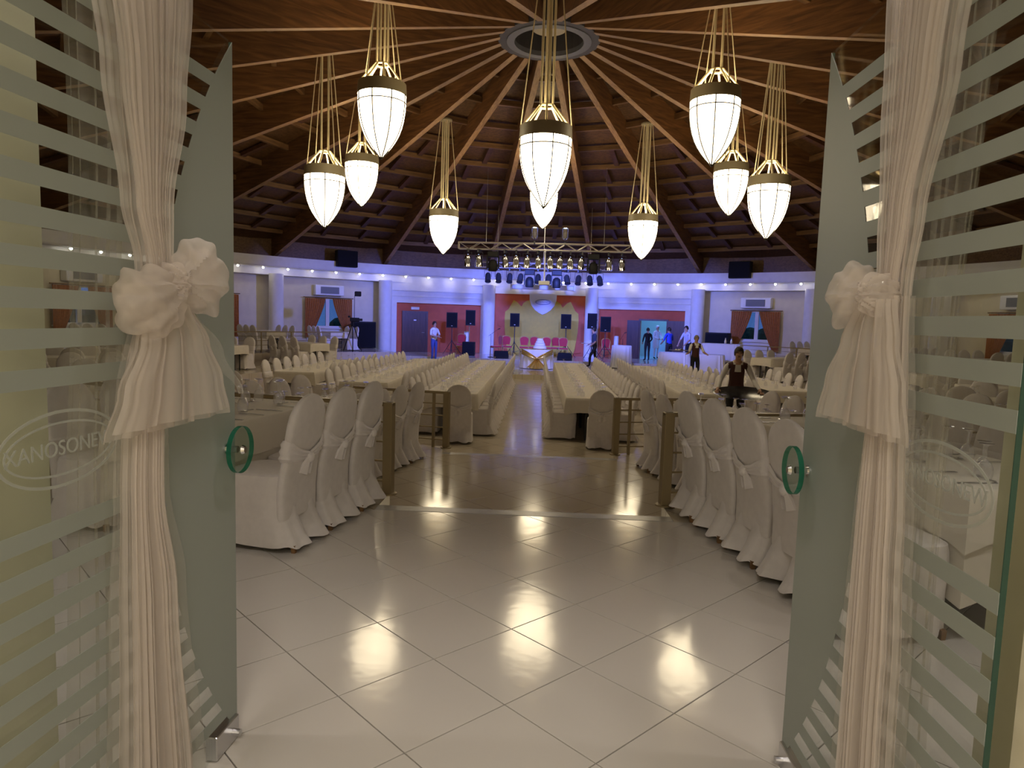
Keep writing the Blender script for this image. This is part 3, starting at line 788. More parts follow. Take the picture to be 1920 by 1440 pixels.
#PART2
# ================================================================== GLASS ENTRANCE DOORS
W_D, H_D = 1.0, 2.35
def arc_s(z): return -(math.sqrt(max(0, 1.8**2-(z-1.18)**2))-1.368)
FX, FZ, FH = 0.0865, 2.215, 0.0435
def glass_door(idx, free, ang, sg, side):
    hx = free[0]-W_D*math.sin(ang); hy = free[1]-W_D*math.cos(ang)
    t = empty('door_%d' % idx, (hx, hy, 0.012), PI/2-ang)
    part('glass_pane', MB().box(0, W_D, -0.005, 0.005, 0, H_D), 'clear_glass', t)
    part('glass_edge', MB().box(W_D-0.0005, W_D+0.0015, -0.0055, 0.0055, 0, H_D).box(-0.0015, 0.0005, -0.0055, 0.0055, 0, H_D), 'glass_edge', t)
    y0, y1 = sorted((sg*0.0056, sg*0.0068))
    zs = [FZ-FX*k for k in range(40)]
    zs = [z for z in zs if z-FH > 1.28]+[1.005-FX*k for k in range(12)]
    for z in zs:
        z1, z0 = z, z-FH
        if z0 < 0.03: continue
        a, b = W_D+arc_s(z0), W_D+arc_s(z1)
        part('frosted_strip', MB().prism([(0, z0), (a, z0), (b, z1), (0, z1)], y0, y1), 'frosted', t)
    pl = [(W_D, H_D)]+[(W_D+min(0, arc_s(H_D-(H_D)*k/40)), H_D-H_D*k/40) for k in range(41)]+[(W_D, 0.0)]
    # frosted D-shaped field as a strip of quads
    mb = MB(); rows = []
    for k in range(41):
        z = H_D-H_D*k/40; a = W_D+min(-0.001, arc_s(z)); rows.append([(a, y0, z), (W_D, y0, z), (W_D, y1, z), (a, y1, z)])
    part('frosted_field', mb.loft(rows, cap=True), 'frosted', t)
    # oval emblem etched on the clear band
    ex, ez = W_D-0.775, 1.165
    for rx, rz, wd in ((0.185, 0.088, 0.007), (0.165, 0.062, 0.005)):
        rows = []
        for k in range(49):
            q = 2*PI*k/48; c, s_ = math.cos(q), math.sin(q)
            rows.append([(ex+rx*c, y0, ez+rz*s_), (ex+(rx-wd)*c, y0, ez+(rz-wd)*s_), (ex+(rx-wd)*c, y1, ez+(rz-wd)*s_), (ex+rx*c, y1, ez+rz*s_)])
        part('emblem_ring', MB().loft(rows, cap=False), 'etch', t)
    tm = text_mesh(WORD, 0.050, 'etch', 0.0006)
    o = link('lettering', tm, t, (ex, sg*0.0062, ez)); o.rotation_euler = (PI/2, 0, 0 if sg < 0 else PI)
    # round glass handle on chrome standoffs
    hxl, hz = W_D-0.062, 1.03
    for sd in (sg, -sg):
        n = 40; ya, yb = sd*0.050, sd*0.066
        prof_r = 0.078
        ringA = [(hxl+prof_r*math.cos(2*PI*k/n), ya, hz+prof_r*math.sin(2*PI*k/n)) for k in range(n)]
        ringB = [(hxl+prof_r*math.cos(2*PI*k/n), yb, hz+prof_r*math.sin(2*PI*k/n)) for k in range(n)]
        h = link('handle', MB().add(ringA+ringB, [tuple(range(n)), tuple(reversed(range(n, 2*n)))]).mesh('handle', 'handle_glass'), t)
        part('handle_rim', MB().loft([ringA, ringB], cap=False).smooth(), 'handle_edge', h)
        part('standoff', MB().tube((hxl, sd*0.005, hz), (hxl, ya, hz), 0.011, 12).tube((hxl, sd*0.004, hz), (hxl, sd*0.012, hz), 0.018, 14).tube((hxl, yb, hz), (hxl, yb+sd*0.010, hz), 0.016, 14, 0.011), 'chrome', h)
    # patch fittings at the corners
    part('patch_fitting', MB().bbox(W_D-0.16, W_D-0.01, -0.020, 0.020, -0.008, 0.075, 0.003), 'steel', t)
    part('patch_fitting', MB().bbox(0.0, 0.16, -0.018, 0.018, -0.010, 0.07, 0.003), 'steel', t)
    part('patch_fitting', MB().bbox(0.0, 0.16, -0.018, 0.018, H_D-0.06, H_D+0.01, 0.003), 'steel', t)
    part('bolt_knob', MB().tube((W_D-0.05, sg*0.02, 0.03), (W_D-0.05, sg*0.045, 0.03), 0.012, 12), 'steel', t)
    part('pivot', MB().tube((0.03, 0, -0.012), (0.03, 0, 0.0), 0.02, 12).tube((0.03, 0, H_D), (0.03, 0, H_D+0.09), 0.015, 12), 'steel', t)
    tag(t, '%s frosted striped glass door leaf with round glass handle' % side, 'door', kind='structure')
    return t
aL_, aR_ = R(3.5), R(0.5)
freeL, freeR = (-1.03, 2.27), (0.893, 2.276)
doorL = glass_door(1, freeL, aL_, -1, 'left')
doorR = glass_door(2, freeR, aR_, 1, 'right')
# lintel patch above the leaves
o = part('trim_8', MB().box(-1.19, 0.96, 1.22, 1.30, 2.452, 2.52), 'steel'); tag(o, 'steel head rail above the glass doors', 'trim', kind='structure')

# ---- tulle drapes tied on the doors
def interp(keys, z):
    """keys: (z, centre, half width) from top to bottom"""
    if z >= keys[0][0]: return keys[0][1:]
    for a, b in zip(keys, keys[1:]):
        if b[0] <= z <= a[0]:
            u = (a[0]-z)/(a[0]-b[0]); u = u*u*(3-2*u)
            return tuple(a[k]+(b[k]-a[k])*u for k in range(1, len(a)))
    return keys[-1][1:]
def sheet(keys, z1, z0, yoff, sg, folds, amp, seed, nz=26, nu=96, ph=0.0):
    rnd = random.Random(seed); fr = [(rnd.uniform(0.7, 1.3), rnd.uniform(0, 6.28)) for _ in range(4)]
    rows = []
    for q in range(nz+1):
        z = z1+(z0-z1)*q/nz; c, hw = interp(keys, z)[:2]
        row = []
        for k in range(nu+1):
            u = -1+2*k/nu
            f = math.sin(u*PI*folds*fr[0][0]+fr[0][1]+0.5*z)+0.6*math.sin(u*PI*folds*2.1*fr[1][0]+fr[1][1]-0.8*z)+0.35*math.sin(u*PI*folds*3.7+fr[2][1])
            du = 0.12*math.sin(u*PI*folds*1.4+fr[3][1])*hw
            row.append((W_D+c+u*hw+du*(1-abs(u)), sg*(yoff+amp*(0.9+0.5*f)), z))
        rows.append(row)
    return MB().grid(rows).smooth()
def puff(c, rx, ry, rz, kn, sg, seed):
    """wrinkled bow loop; kn = knot position the pleats run from"""
    rnd = random.Random(seed); n, m_ = 64, 36; rings = []
    for i in range(m_+1):
        t = PI*(0.03+0.94*i/m_); ring = []
        for k in range(n):
            a = 2*PI*k/n
            x, y, z = math.sin(t)*math.cos(a), math.sin(t)*math.sin(a), -math.cos(t)
            px, pz = c[0]+rx*x, c[1]+rz*z
            ang = math.atan2(pz-kn[1], px-kn[0]); d = math.hypot(px-kn[0], pz-kn[1])
            wr = 1+0.075*math.sin(ang*11+seed+3*y)+0.06*math.sin(ang*19+2*seed-2*y)+0.05*math.sin(9*z+7*x+4*y+seed)+0.03*math.sin(31*ang+11*d)
            ring.append((W_D+c[0]+rx*x*wr, sg*(c[2]+ry*y*wr), c[1]+rz*z*wr))
        rings.append(ring)
    return MB().loft(rings).smooth()
def shift_keys(K, d):
    out = dict(K)
    for q in ('top', 'sheer', 'low', 'tail', 'tip'): out[q] = [(z, c+d, hw) for z, c, hw in K[q]]
    out['loops'] = [(cx+d, cz, rx, rz) for cx, cz, rx, rz in K['loops']]; out['knot'] = (K['knot'][0], K['knot'][1]+d)
    return out
def tulle(parent, sg, side, K):
    K = shift_keys(K, -0.055 if sg < 0 else -0.075)
    t = empty('tulle_drape', parent.location, parent.rotation_euler[2])
    kz, kc = K['knot']
    part('upper_panel', sheet(K['top'], 2.34, kz, 0.030, sg, 6.0, 0.008, 1), 'tulle', t)
    part('upper_panel', sheet([(z, c+0.015, hw*0.86) for z, c, hw in K['top']], 2.34, kz, 0.052, sg, 8.5, 0.008, 2), 'tulle', t)
    part('sheer_panel', sheet(K['sheer'], 2.34, 0.02, 0.012, -sg, 5.0, 0.010, 3), 'tulle_sheer', t)
    part('lower_panel', sheet(K['low'], kz, 0.015, 0.030, sg, 6.0, 0.008, 4), 'tulle', t)
    part('lower_panel', sheet([(z, c-0.01, hw*0.8) for z, c, hw in K['low']], kz, 0.015, 0.055, sg, 8.0, 0.008, 5), 'tulle', t)
    part('sheer_panel', sheet([(z, c+0.02, hw*1.35) for z, c, hw in K['low']], kz, 0.015, 0.020, sg, 6.0, 0.006, 9), 'tulle_sheer', t)
    b = part('knot', puff((kc, kz, 0.085), 0.045, 0.045, 0.05, (kc, kz), sg, 3), 'tulle', t)
    for i, (cx, cz, rx, rz) in enumerate(K['loops']):
        part('bow_loop', puff((cx, cz, 0.085), rx, 0.055, rz, (kc, kz), sg, 11+i), 'tulle', t)
        part('bow_loop', puff((cx, cz, 0.080), rx*0.78, 0.04, rz*0.78, (kc, kz), sg, 21+i), 'tulle', t)
    part('bow_tail', sheet(K['tail'], K['tail'][0][0], K['tail'][-1][0], 0.060, sg, 4.5, 0.014, 6, nz=14), 'tulle', t)
    part('bow_tail', sheet([(z, c-0.02, hw*0.9) for z, c, hw in K['tail']], K['tail'][0][0], K['tail'][-1][0]+0.02, 0.090, sg, 3.5, 0.012, 7, nz=14), 'tulle', t)
    part('bow_tail', sheet(K['tip'], K['tip'][0][0], K['tip'][-1][0], 0.070, sg, 1.5, 0.006, 8, nz=12, nu=20), 'tulle_sheer', t)
    tag(t, K['label'], 'drape')
tulle(doorL, -1, 'left', dict(knot=(1.555, -0.42),
      top=[(2.34, -0.455, 0.205), (2.05, -0.45, 0.155), (1.75, -0.46, 0.085), (1.60, -0.44, 0.055)],
      sheer=[(2.34, -0.48, 0.18), (1.9, -0.49, 0.16), (1.5, -0.51, 0.15), (1.0, -0.53, 0.16), (0.02, -0.54, 0.19)],
      low=[(1.55, -0.43, 0.05), (1.25, -0.48, 0.08), (1.0, -0.49, 0.085), (0.7, -0.465, 0.125), (0.02, -0.44, 0.175)],
      loops=[(-0.285, 1.575, 0.115, 0.105), (-0.515, 1.50, 0.115, 0.09)],
      tail=[(1.50, -0.42, 0.10), (1.40, -0.39, 0.17), (1.28, -0.385, 0.25), (1.17, -0.39, 0.30)],
      tip=[(1.50, -0.33, 0.03), (1.36, -0.18, 0.05), (1.22, -0.03, 0.018)], label='gathered white tulle drape with a full bow on the left glass door'))
tulle(doorR, 1, 'right', dict(knot=(1.57, -0.525),
      top=[(2.34, -0.565, 0.175), (2.05, -0.555, 0.14), (1.75, -0.53, 0.075), (1.60, -0.525, 0.05)],
      sheer=[(2.34, -0.575, 0.16), (1.9, -0.57, 0.14), (1.5, -0.56, 0.12), (1.0, -0.56, 0.125), (0.02, -0.57, 0.16)],
      low=[(1.56, -0.525, 0.05), (1.25, -0.525, 0.085), (1.0, -0.53, 0.11), (0.7, -0.54, 0.13), (0.02, -0.56, 0.15)],
      loops=[(-0.385, 1.575, 0.072, 0.085)],
      tail=[(1.56, -0.50, 0.09), (1.46, -0.47, 0.15), (1.35, -0.45, 0.22), (1.235, -0.44, 0.262)],
      tip=[(1.52, -0.42, 0.03), (1.40, -0.33, 0.035), (1.29, -0.22, 0.015)], label='gathered white tulle drape with one upright loop on the right glass door'))

# ================================================================== RAILINGS
def rail_section(phi0, phi1, r, z, label, newel_at=None, group='terrace railings'):
    """straight railing between two points on a terrace edge"""
    a = polar(phi0, r, z); b = polar(phi1, r, z); L = (b-a).length
    rz = math.atan2(b.y-a.y, b.x-a.x)
    t = empty('railing', a, rz)
    part('top_rail', MB().bbox(-0.04, L+0.001, -0.028, 0.028, 0.745, 0.78, 0.006), 'rail_bronze', t)
    for zz in (0.61, 0.445, 0.28, 0.11):
        part('rail', MB().tube((0, 0, zz), (L, 0, zz), 0.009, 6), 'rail_bronze', t)
    part('post', MB().box(0.17, 0.205, -0.0175, 0.0175, 0.0, 0.745), 'rail_bronze', t)
    part('post', MB().box(L*0.55-0.0175, L*0.55+0.0175, -0.0175, 0.0175, 0.0, 0.745), 'rail_bronze', t)
    if newel_at:
        nv = part('newel', MB().bbox(-0.04, 0.04, -0.04, 0.04, 0.0, 0.78, 0.005), 'rail_bronze', t)
        part('base_plate', MB().lathe([(0.075, 0.0), (0.075, 0.012), (0.05, 0.016)], 20, cap=True), 'rail_bronze', nv)
    tag(t, label, 'railing', group)
    return t
for nm, r, z in (('upper', R_UP+0.09, 0.0), ('middle', R_MID+0.09, Z_MID)):
    for sx, sd, xg in ((-1, 'left', -1.225), (1, 'right', 1.085)):
        p0 = PI-sx*abs(math.asin(xg/r)) if sx > 0 else PI+abs(math.asin(xg/r))
        p0 = PI-math.asin(xg/r)
        nsec = 1 if nm == 'middle' else 12
        st = R(9.5) if nm == 'middle' else R(11.2)
        for k in range(nsec):
            q0 = p0-sx*st*k; q1 = p0-sx*st*(k+1)
            c = polar(q0, r)
            if nm == 'upper' and 2 <= k <= 4: continue     # outside the frame
            lab = 'bronze railing with newel post at the %s of the %s entrance steps' % (sd, 'first' if nm == 'upper' else 'second') if k == 0 else '%s bronze terrace railing section round from the entrance on the %s' % (ORD[k], sd)
            rail_section(q0, q1, r, z, lab, newel_at=(k == 0))

# ================================================================== CHAIRS
def chair_meshes():
    # faces +Y; back at -Y
    n = 48
    def wav(amp, notch, hemz=0):
        def f(x, y, t):
            rr = 1+amp*math.cos(11*t+0.6)+amp*0.6*math.cos(5*t+1.1)
            d = abs(t-1.5*PI); k = math.exp(-(d/0.07)**2)
            return x*rr*(1), y*rr+notch*k, hemz*math.cos(7*t)
        return f
    rings = [sup(0.205, 0.205, 0.485, n), sup(0.222, 0.222, 0.475, n), sup(0.228, 0.228, 0.44, n), sup(0.232, 0.235, 0.36, n, f=wav(0.006, 0.01)),
             sup(0.232, 0.240, 0.22, n, f=wav(0.012, 0.05), cy=-0.015), sup(0.236, 0.27, 0.10, n, f=wav(0.022, 0.09), cy=-0.045), sup(0.241, 0.29, 0.035, n, f=wav(0.032, 0.12, 0.008), cy=-0.07)]
    skirt = MB().loft(rings, cap=False, capb=False)
    skirt.add(rings[0], [tuple(range(n))])
    sk = skirt.smooth().mesh('seat_skirt', 'cover_cloth')
    rows = []
    for z, hw in ((0.20, 0.215), (0.36, 0.220), (0.48, 0.217), (0.60, 0.206), (0.70, 0.212), (0.79, 0.213), (0.86, 0.198), (0.915, 0.165), (0.95, 0.125), (0.972, 0.083), (0.984, 0.03)):
        cy = -0.205-max(0, z-0.40)*0.17
        th = 0.042 if z < 0.9 else 0.042*(1-(z-0.9)/0.13)
        rows.append(sup(hw, th, z, 28, 0.62, cy=cy))
    bk = MB().loft(rows, cap=True).smooth().mesh('back_cover', 'cover_cloth')
    s = MB(); rows = []
    for z, e in ((0.53, -0.004), (0.555, 0.010), (0.575, 0.002), (0.60, 0.012), (0.62, 0.003), (0.645, 0.010), (0.67, -0.004)):
        cy = -0.205-max(0, z-0.40)*0.17
        def f(x, y, t, z=z):
            c_ = abs(math.cos(t)); back = math.sin(t) < 0
            if not back: return x, y, 0.04
            return x, y+0.004*math.sin(40*z+9*t), (z-0.6)*(-0.62+0.62*c_)+0.055*c_-0.015
        rows.append(sup(0.215+e, 0.050+e, z, 28, 0.62, cy=cy, f=f))
    s.loft(rows, cap=False)
    s.sphere((0, -0.30, 0.575), (0.035, 0.028, 0.034), 10, 6)
    for sx in (-1, 1):
        s.loft([[(sx*0.01, -0.315, 0.58), (sx*0.03, -0.31, 0.585), (sx*0.03, -0.295, 0.585), (sx*0.01, -0.295, 0.58)],
                [(sx*0.02, -0.305, 0.53), (sx*0.055, -0.285, 0.53), (sx*0.055, -0.265, 0.53), (sx*0.02, -0.27, 0.53)],
                [(sx*0.02, -0.29, 0.46), (sx*0.07, -0.27, 0.48), (sx*0.07, -0.255, 0.48), (sx*0.02, -0.255, 0.46)]])
    sa = s.smooth().mesh('sash', 'sash_cloth')
    leg = MB().loft([[(-0.012, -0.012, 0), (0.012, -0.012, 0), (0.012, 0.012, 0), (-0.012, 0.012, 0)], [(-0.015, -0.015, 0.05), (0.015, -0.015, 0.05), (0.015, 0.015, 0.05), (-0.015, 0.015, 0.05)]]).mesh('leg', 'leg_wood')
    return sk, bk, sa, leg
CH_SK, CH_BK, CH_SA, CH_LEG = chair_meshes()
def make_chair(loc, rz, label, group, legs):
    t = empty('banquet_chair', loc, rz)
    link('seat_skirt', CH_SK, t); link('back_cover', CH_BK, t); link('sash', CH_SA, t)
    if legs:
        for sx, sy in ((-1, -1), (1, -1), (-1, 1), (1, 1)): link('leg', CH_LEG, t, (sx*0.195, sy*0.19-(0.105 if sy < 0 else 0), 0.0))
    tag(t, label, 'chair', group)

# ================================================================== TABLES
cloth_cache = {}
def cloth_mesh(L, Wd, overlay=False, low=False):
    key = (round(L, 2), round(Wd, 2), overlay, low)
    if key in cloth_cache: return cloth_cache[key]
    hx, hy = Wd/2+(0.006 if overlay else 0), L/2+(0.006 if overlay else 0)
    n = 64; top = 0.762 if overlay else 0.755
    def ring(ex, z, amp, drop):
        out = []
        # walk the rectangle perimeter with corner emphasis
        per = 2*(2*hx+2*hy)
        for k in range(n):
            t = k/n*per
            if t < 2*hx*1: x, y, u = -hx+t, -hy, t/(2*hx)
            elif t < 2*hx+2*hy: x, y, u = hx, -hy+(t-2*hx), (t-2*hx)/(2*hy)
            elif t < 4*hx+2*hy: x, y, u = hx-(t-2*hx-2*hy), hy, (t-2*hx-2*hy)/(2*hx)
            else: x, y, u = -hx, hy-(t-4*hx-2*hy), (t-4*hx-2*hy)/(2*hy)
            cn = abs(2*u-1)**6
            nx = 1 if x >= hx-1e-6 else (-1 if x <= -hx+1e-6 else 0); ny = 1 if y >= hy-1e-6 else (-1 if y <= -hy+1e-6 else 0)
            wv = amp*math.sin(t*23)+amp*0.5*math.sin(t*41+1)
            out.append((x+nx*(ex+wv), y+ny*(ex+wv), z-drop*cn))
        return out
    hem = 0.52 if overlay else (0.24 if low else 0.50)
    rings = [ring(-0.012, top, 0, 0), ring(0.0, top-0.008, 0, 0), ring(0.008, top-0.06, 0.0, 0), ring(0.014, (top+hem)/2, 0.004, 0.02), ring(0.02, hem, 0.009, 0.07 if overlay else 0.06)]
    mb = MB().loft(rings, cap=False); mb.add(rings[0], [tuple(range(n))])
    cloth_cache[key] = mb.smooth().mesh('tablecloth', 'overlay_cloth' if overlay else 'table_cloth'); return cloth_cache[key]
def make_table(loc, rz, L, Wd, label, clabel, overlay):
    t = empty('banquet_table', loc, rz)
    part('tabletop', MB().box(-Wd/2+0.02, Wd/2-0.02, -L/2+0.02, L/2-0.02, 0.71, 0.745), 'leg_wood', t)
    lg = MB().tube((0, 0, 0), (0, 0, 0.71), 0.02, 8).mesh('leg', 'dark_metal')
    for sx in (-1, 1):
        for sy in (-1, 1): link('leg', lg, t, (sx*0.11, sy*(L/2-0.12), 0))
    tag(t, label, 'table', 'long banquet tables')
    c = link('tablecloth', cloth_mesh(L, Wd, False, overlay), None, loc, rz); tag(c, clabel, 'tablecloth', 'cream tablecloths')
    if overlay: link('overlay', cloth_mesh(L, Wd, True), c)
def wine_glass():
    pr = [(0.034, 0.0), (0.039, 0.03), (0.037, 0.06), (0.025, 0.088), (0.006, 0.10), (0.0045, 0.165), (0.012, 0.175), (0.034, 0.182), (0.034, 0.185), (0.001, 0.186)]
    return MB().lathe(pr, 14).smooth().mesh('wine_glass', 'wine_glass')
G_ME = wine_glass()
def knife():
    return MB().loft([[(-0.008, 0, 0), (0.008, 0, 0), (0.008, 0, 0.003), (-0.008, 0, 0.003)], [(-0.006, 0.10, 0), (0.006, 0.10, 0), (0.006, 0.10, 0.004), (-0.006, 0.10, 0.004)],
                      [(-0.010, 0.11, 0), (0.008, 0.11, 0), (0.008, 0.11, 0.002), (-0.010, 0.11, 0.002)], [(-0.003, 0.215, 0), (0.008, 0.215, 0), (0.008, 0.215, 0.002), (-0.003, 0.215, 0.002)]]).mesh('knife', 'steel')
def fork():
    mb = MB().loft([[(-0.007, 0, 0), (0.007, 0, 0), (0.007, 0, 0.003), (-0.007, 0, 0.003)], [(-0.004, 0.12, 0.004), (0.004, 0.12, 0.004), (0.004, 0.12, 0.007), (-0.004, 0.12, 0.007)], [(-0.012, 0.145, 0.002), (0.012, 0.145, 0.002), (0.012, 0.145, 0.004), (-0.012, 0.145, 0.004)]])
    for k in range(4): x = -0.0105+0.007*k; mb.box(x-0.0015, x+0.0015, 0.145, 0.195, 0.002, 0.004)
    return mb.mesh('fork', 'steel')
def spoon():
    mb = MB().loft([[(-0.006, 0, 0), (0.006, 0, 0), (0.006, 0, 0.003), (-0.006, 0, 0.003)], [(-0.004, 0.10, 0.003), (0.004, 0.10, 0.003), (0.004, 0.10, 0.006), (-0.004, 0.10, 0.006)]])
    mb.sphere((0, 0.125, 0.005), (0.017, 0.027, 0.005), 10, 6); return mb.mesh('spoon', 'steel')
K_ME, F_ME, SP_ME = knife(), fork(), spoon()

def project(p):
    co = cam.matrix_world.inverted() @ Vector(p)
    if co.z > -0.2: return None
    return 960+1284.5*co.x/-co.z, 720-1284.5*co.y/-co.z
def in_view(p, mg=90):
    q = project(p)
    return q is not None and -mg < q[0] < 1920+mg
chairs = []; settings = []
def lay(pos, phi_rz, L, Wd, zf, nch, name, aisle_first='', overlay=False, sides=(-1, 1), detail=2, off=0.14, tables=1, sidenames=('left', 'right'), pitch=None):
    """a run of tables end to end with chairs on both long sides; local y is the long axis"""
    rot = Matrix.Rotation(phi_rz, 3, 'Z')
    tl = L/tables
    anyv = False
    for k in range(tables):
        c = Vector((pos[0], pos[1], zf))+rot @ Vector((0, -L/2+tl*(k+0.5), 0))
        if not in_view(c+Vector((0, 0, 0.7)), 160): continue
        anyv = True
        tn = ('' if tables == 1 else ORD[k]+' ')
        if tables == 1:
            make_table(c, phi_rz, tl-0.01, Wd, 'long table of the %s' % name, 'cream cloth on the long table of the %s' % name, overlay)
        else:
            make_table(c, phi_rz, tl-0.01, Wd, '%s table from the near end of the %s' % (ORD[k], name), 'cream cloth on the %s table of the %s' % (ORD[k], name), overlay)
    if not anyv: return
    for si, s_ in enumerate(sides):
        for k in range(nch):
            ly = -L/2+L*(k+0.5)/nch
            p = Vector((pos[0], pos[1], zf))+rot @ Vector((s_*(Wd/2+off), ly, 0))
            sn = sidenames[0 if s_ < 0 else 1]
            if in_view(p+Vector((0, 0, 0.6))):
                chairs.append(((p-cam.location).length, p, phi_rz+(PI/2 if s_ > 0 else -PI/2)+random.uniform(-0.05, 0.05), name, sn, k))
            if detail and in_view(p):
                settings.append(((p-cam.location).length, Vector((pos[0], pos[1], zf+(0.757 if not overlay else 0.764))), rot, s_, Wd, ly, name, sn, k, detail))
# entrance-level tables beside the doors
def radial(alpha_deg, r, sx):
    phi = PI-sx*R(alpha_deg); p = polar(phi, r); return p, -phi
for sx, sd, al, r, L, nch in ((-1, 'left', 10.15, 12.95, 1.47, 3), (1, 'right', 9.75, 13.35, 2.45, 5)):
    p, rz = radial(al, r, sx)
    lay(p, rz, L, 0.80, 0.0, nch, 'table by the %s door' % sd, overlay=True, detail=3, off=0.235,
        sidenames=(('aisle', 'outer') if sx < 0 else ('outer', 'aisle')) )
# remaining upper-terrace tables round the wall
for sx, sd in ((-1, 'left'), (1, 'right')):
    for n_, al in enumerate((103, 116, 129) if sx > 0 else (103, 116, 129, 141)):
        p, rz = radial(al, 13.6, sx)
        lay(p, rz, 1.5, 0.8, 0.0, 3, '%s upper table, %s' % (ORD[n_], sd), detail=1 if al > 118 else 0)
# middle terrace tables
for sx, sd in ((-1, 'left'), (1, 'right')):
    for n_, al in enumerate((14 if sx < 0 else 13.2, 31, 48, 66, 85, 105, 126)):
        p, rz = radial(al, 10.15, sx)
        lay(p, rz, 1.95, 0.8, Z_MID, 4 if n_ == 0 else 3, '%s middle terrace table, %s' % (ORD[n_], sd), detail=2 if n_ < 2 else (1 if n_ < 5 else 0),
            sidenames=('aisle', 'outer') if sx < 0 else ('outer', 'aisle'))
# long rows on the lowest floor
lay((-1.50, 16.85), 0.0, 9.9, 0.92, Z_LOW, 17, 'inner left row', tables=6, detail=2, off=0.0, sidenames=('outer', 'aisle'))
lay((0.98, 16.75), 0.0, 9.9, 0.95, Z_LOW, 17, 'inner right row', tables=6, detail=2, off=0.02, sidenames=('aisle', 'outer'))
lay((-3.42, 17.4), 0.0, 8.2, 0.95, Z_LOW, 14, 'second left row', tables=5, detail=2, off=0.02, sidenames=('outer', 'aisle'))
lay((3.25, 17.4), 0.0, 8.2, 0.95, Z_LOW, 14, 'second right row', tables=5, detail=2, off=0.02, sidenames=('aisle', 'outer'))
lay((-5.45, 17.4), 0.0, 4.6, 0.90, Z_LOW, 7, 'outermost left row', tables=3, detail=1, off=0.05, sidenames=('outer', 'aisle'))
lay((5.35, 16.6), 0.0, 4.2, 0.90, Z_LOW, 6, 'outermost right row', tables=3, detail=1, off=0.05, sidenames=('aisle', 'outer'))
for hx_, hy_, nm_ in ((-1.30, 11.42, 'inner left row'), (1.08, 11.34, 'inner right row')):
    p = Vector((hx_ if abs(hx_) > 1 else hx_*1.0, hy_, Z_LOW))
    chairs.append(((p-cam.location).length, p, 0.06 if hx_ < 0 else -0.05, nm_, 'head' if abs(hx_) > 1 else 'near corner', 0))
chairs = [c for i, c in enumerate(chairs) if not (c[4] == 'near corner')]
chairs.sort(key=lambda c: c[0])
rest = MB()
for i, (d_, p, rz, name, sn, k) in enumerate(chairs):
    if i < 300:
        make_chair(p, rz, 'white covered chair, %s on the %s side, %s' % (ORD[k], sn, name), 'white covered banquet chairs', d_ < 11)
    else:
        rm = Matrix.Translation(p) @ Matrix.Rotation(rz, 4, 'Z')
        for me in (CH_SK, CH_BK):
            rest.add([rm @ v.co for v in me.vertices], [tuple(f.vertices) for f in me.polygons])
if rest.v:
    o = part('banquet_chairs', rest.smooth(), 'cover_cloth'); tag(o, 'farthest white covered chairs around the edge of the hall', 'chairs', kind='stuff')
NCHAIR = len(chairs)
settings.sort(key=lambda c: c[0])
ng = nk = 0
for (d_, p0, rot, s_, Wd, ly, name, sn, k, det) in settings:
    def put(me, nm, lx, dy, rz, label, cat, grp, dz=0.0):
        o = link(nm, me, None, p0+rot @ Vector((lx, ly+dy, dz))); o.rotation_euler = (0, 0, math.atan2(rot[1][0], rot[0][0])+rz); tag(o, label, cat, grp)
    e = s_*(Wd/2)
    where = '%s setting, %s side, %s' % (ORD[k], sn, name)
    if ng < 296:
        put(G_ME, 'wine_glass', e-s_*0.25, 0.05+random.uniform(-0.02, 0.02), 0, 'upturned wine glass at the ' + where, 'wine glass', 'upturned wine glasses'); ng += 1
    if det >= 2 and ng < 296 and d_ < 16:
        put(G_ME, 'wine_glass', e-s_*0.30, -0.05+random.uniform(-0.02, 0.02), 0, 'second upturned wine glass at the ' + where, 'wine glass', 'upturned wine glasses'); ng += 1
    if det >= 2 and nk < 170:
        rz = PI/2 if s_ > 0 else -PI/2
        put(K_ME, 'knife', e-s_*0.03, s_*0.12, rz, 'steel knife at the ' + where, 'knife', 'table knives')
        put(F_ME, 'fork', e-s_*0.03, -s_*0.12, rz, 'steel fork at the ' + where, 'fork', 'table forks')
        if det == 3: put(SP_ME, 'spoon', e-s_*0.26, s_*0.10, rz+PI/2, 'steel spoon at the ' + where, 'spoon', 'table spoons')
        nk += 1
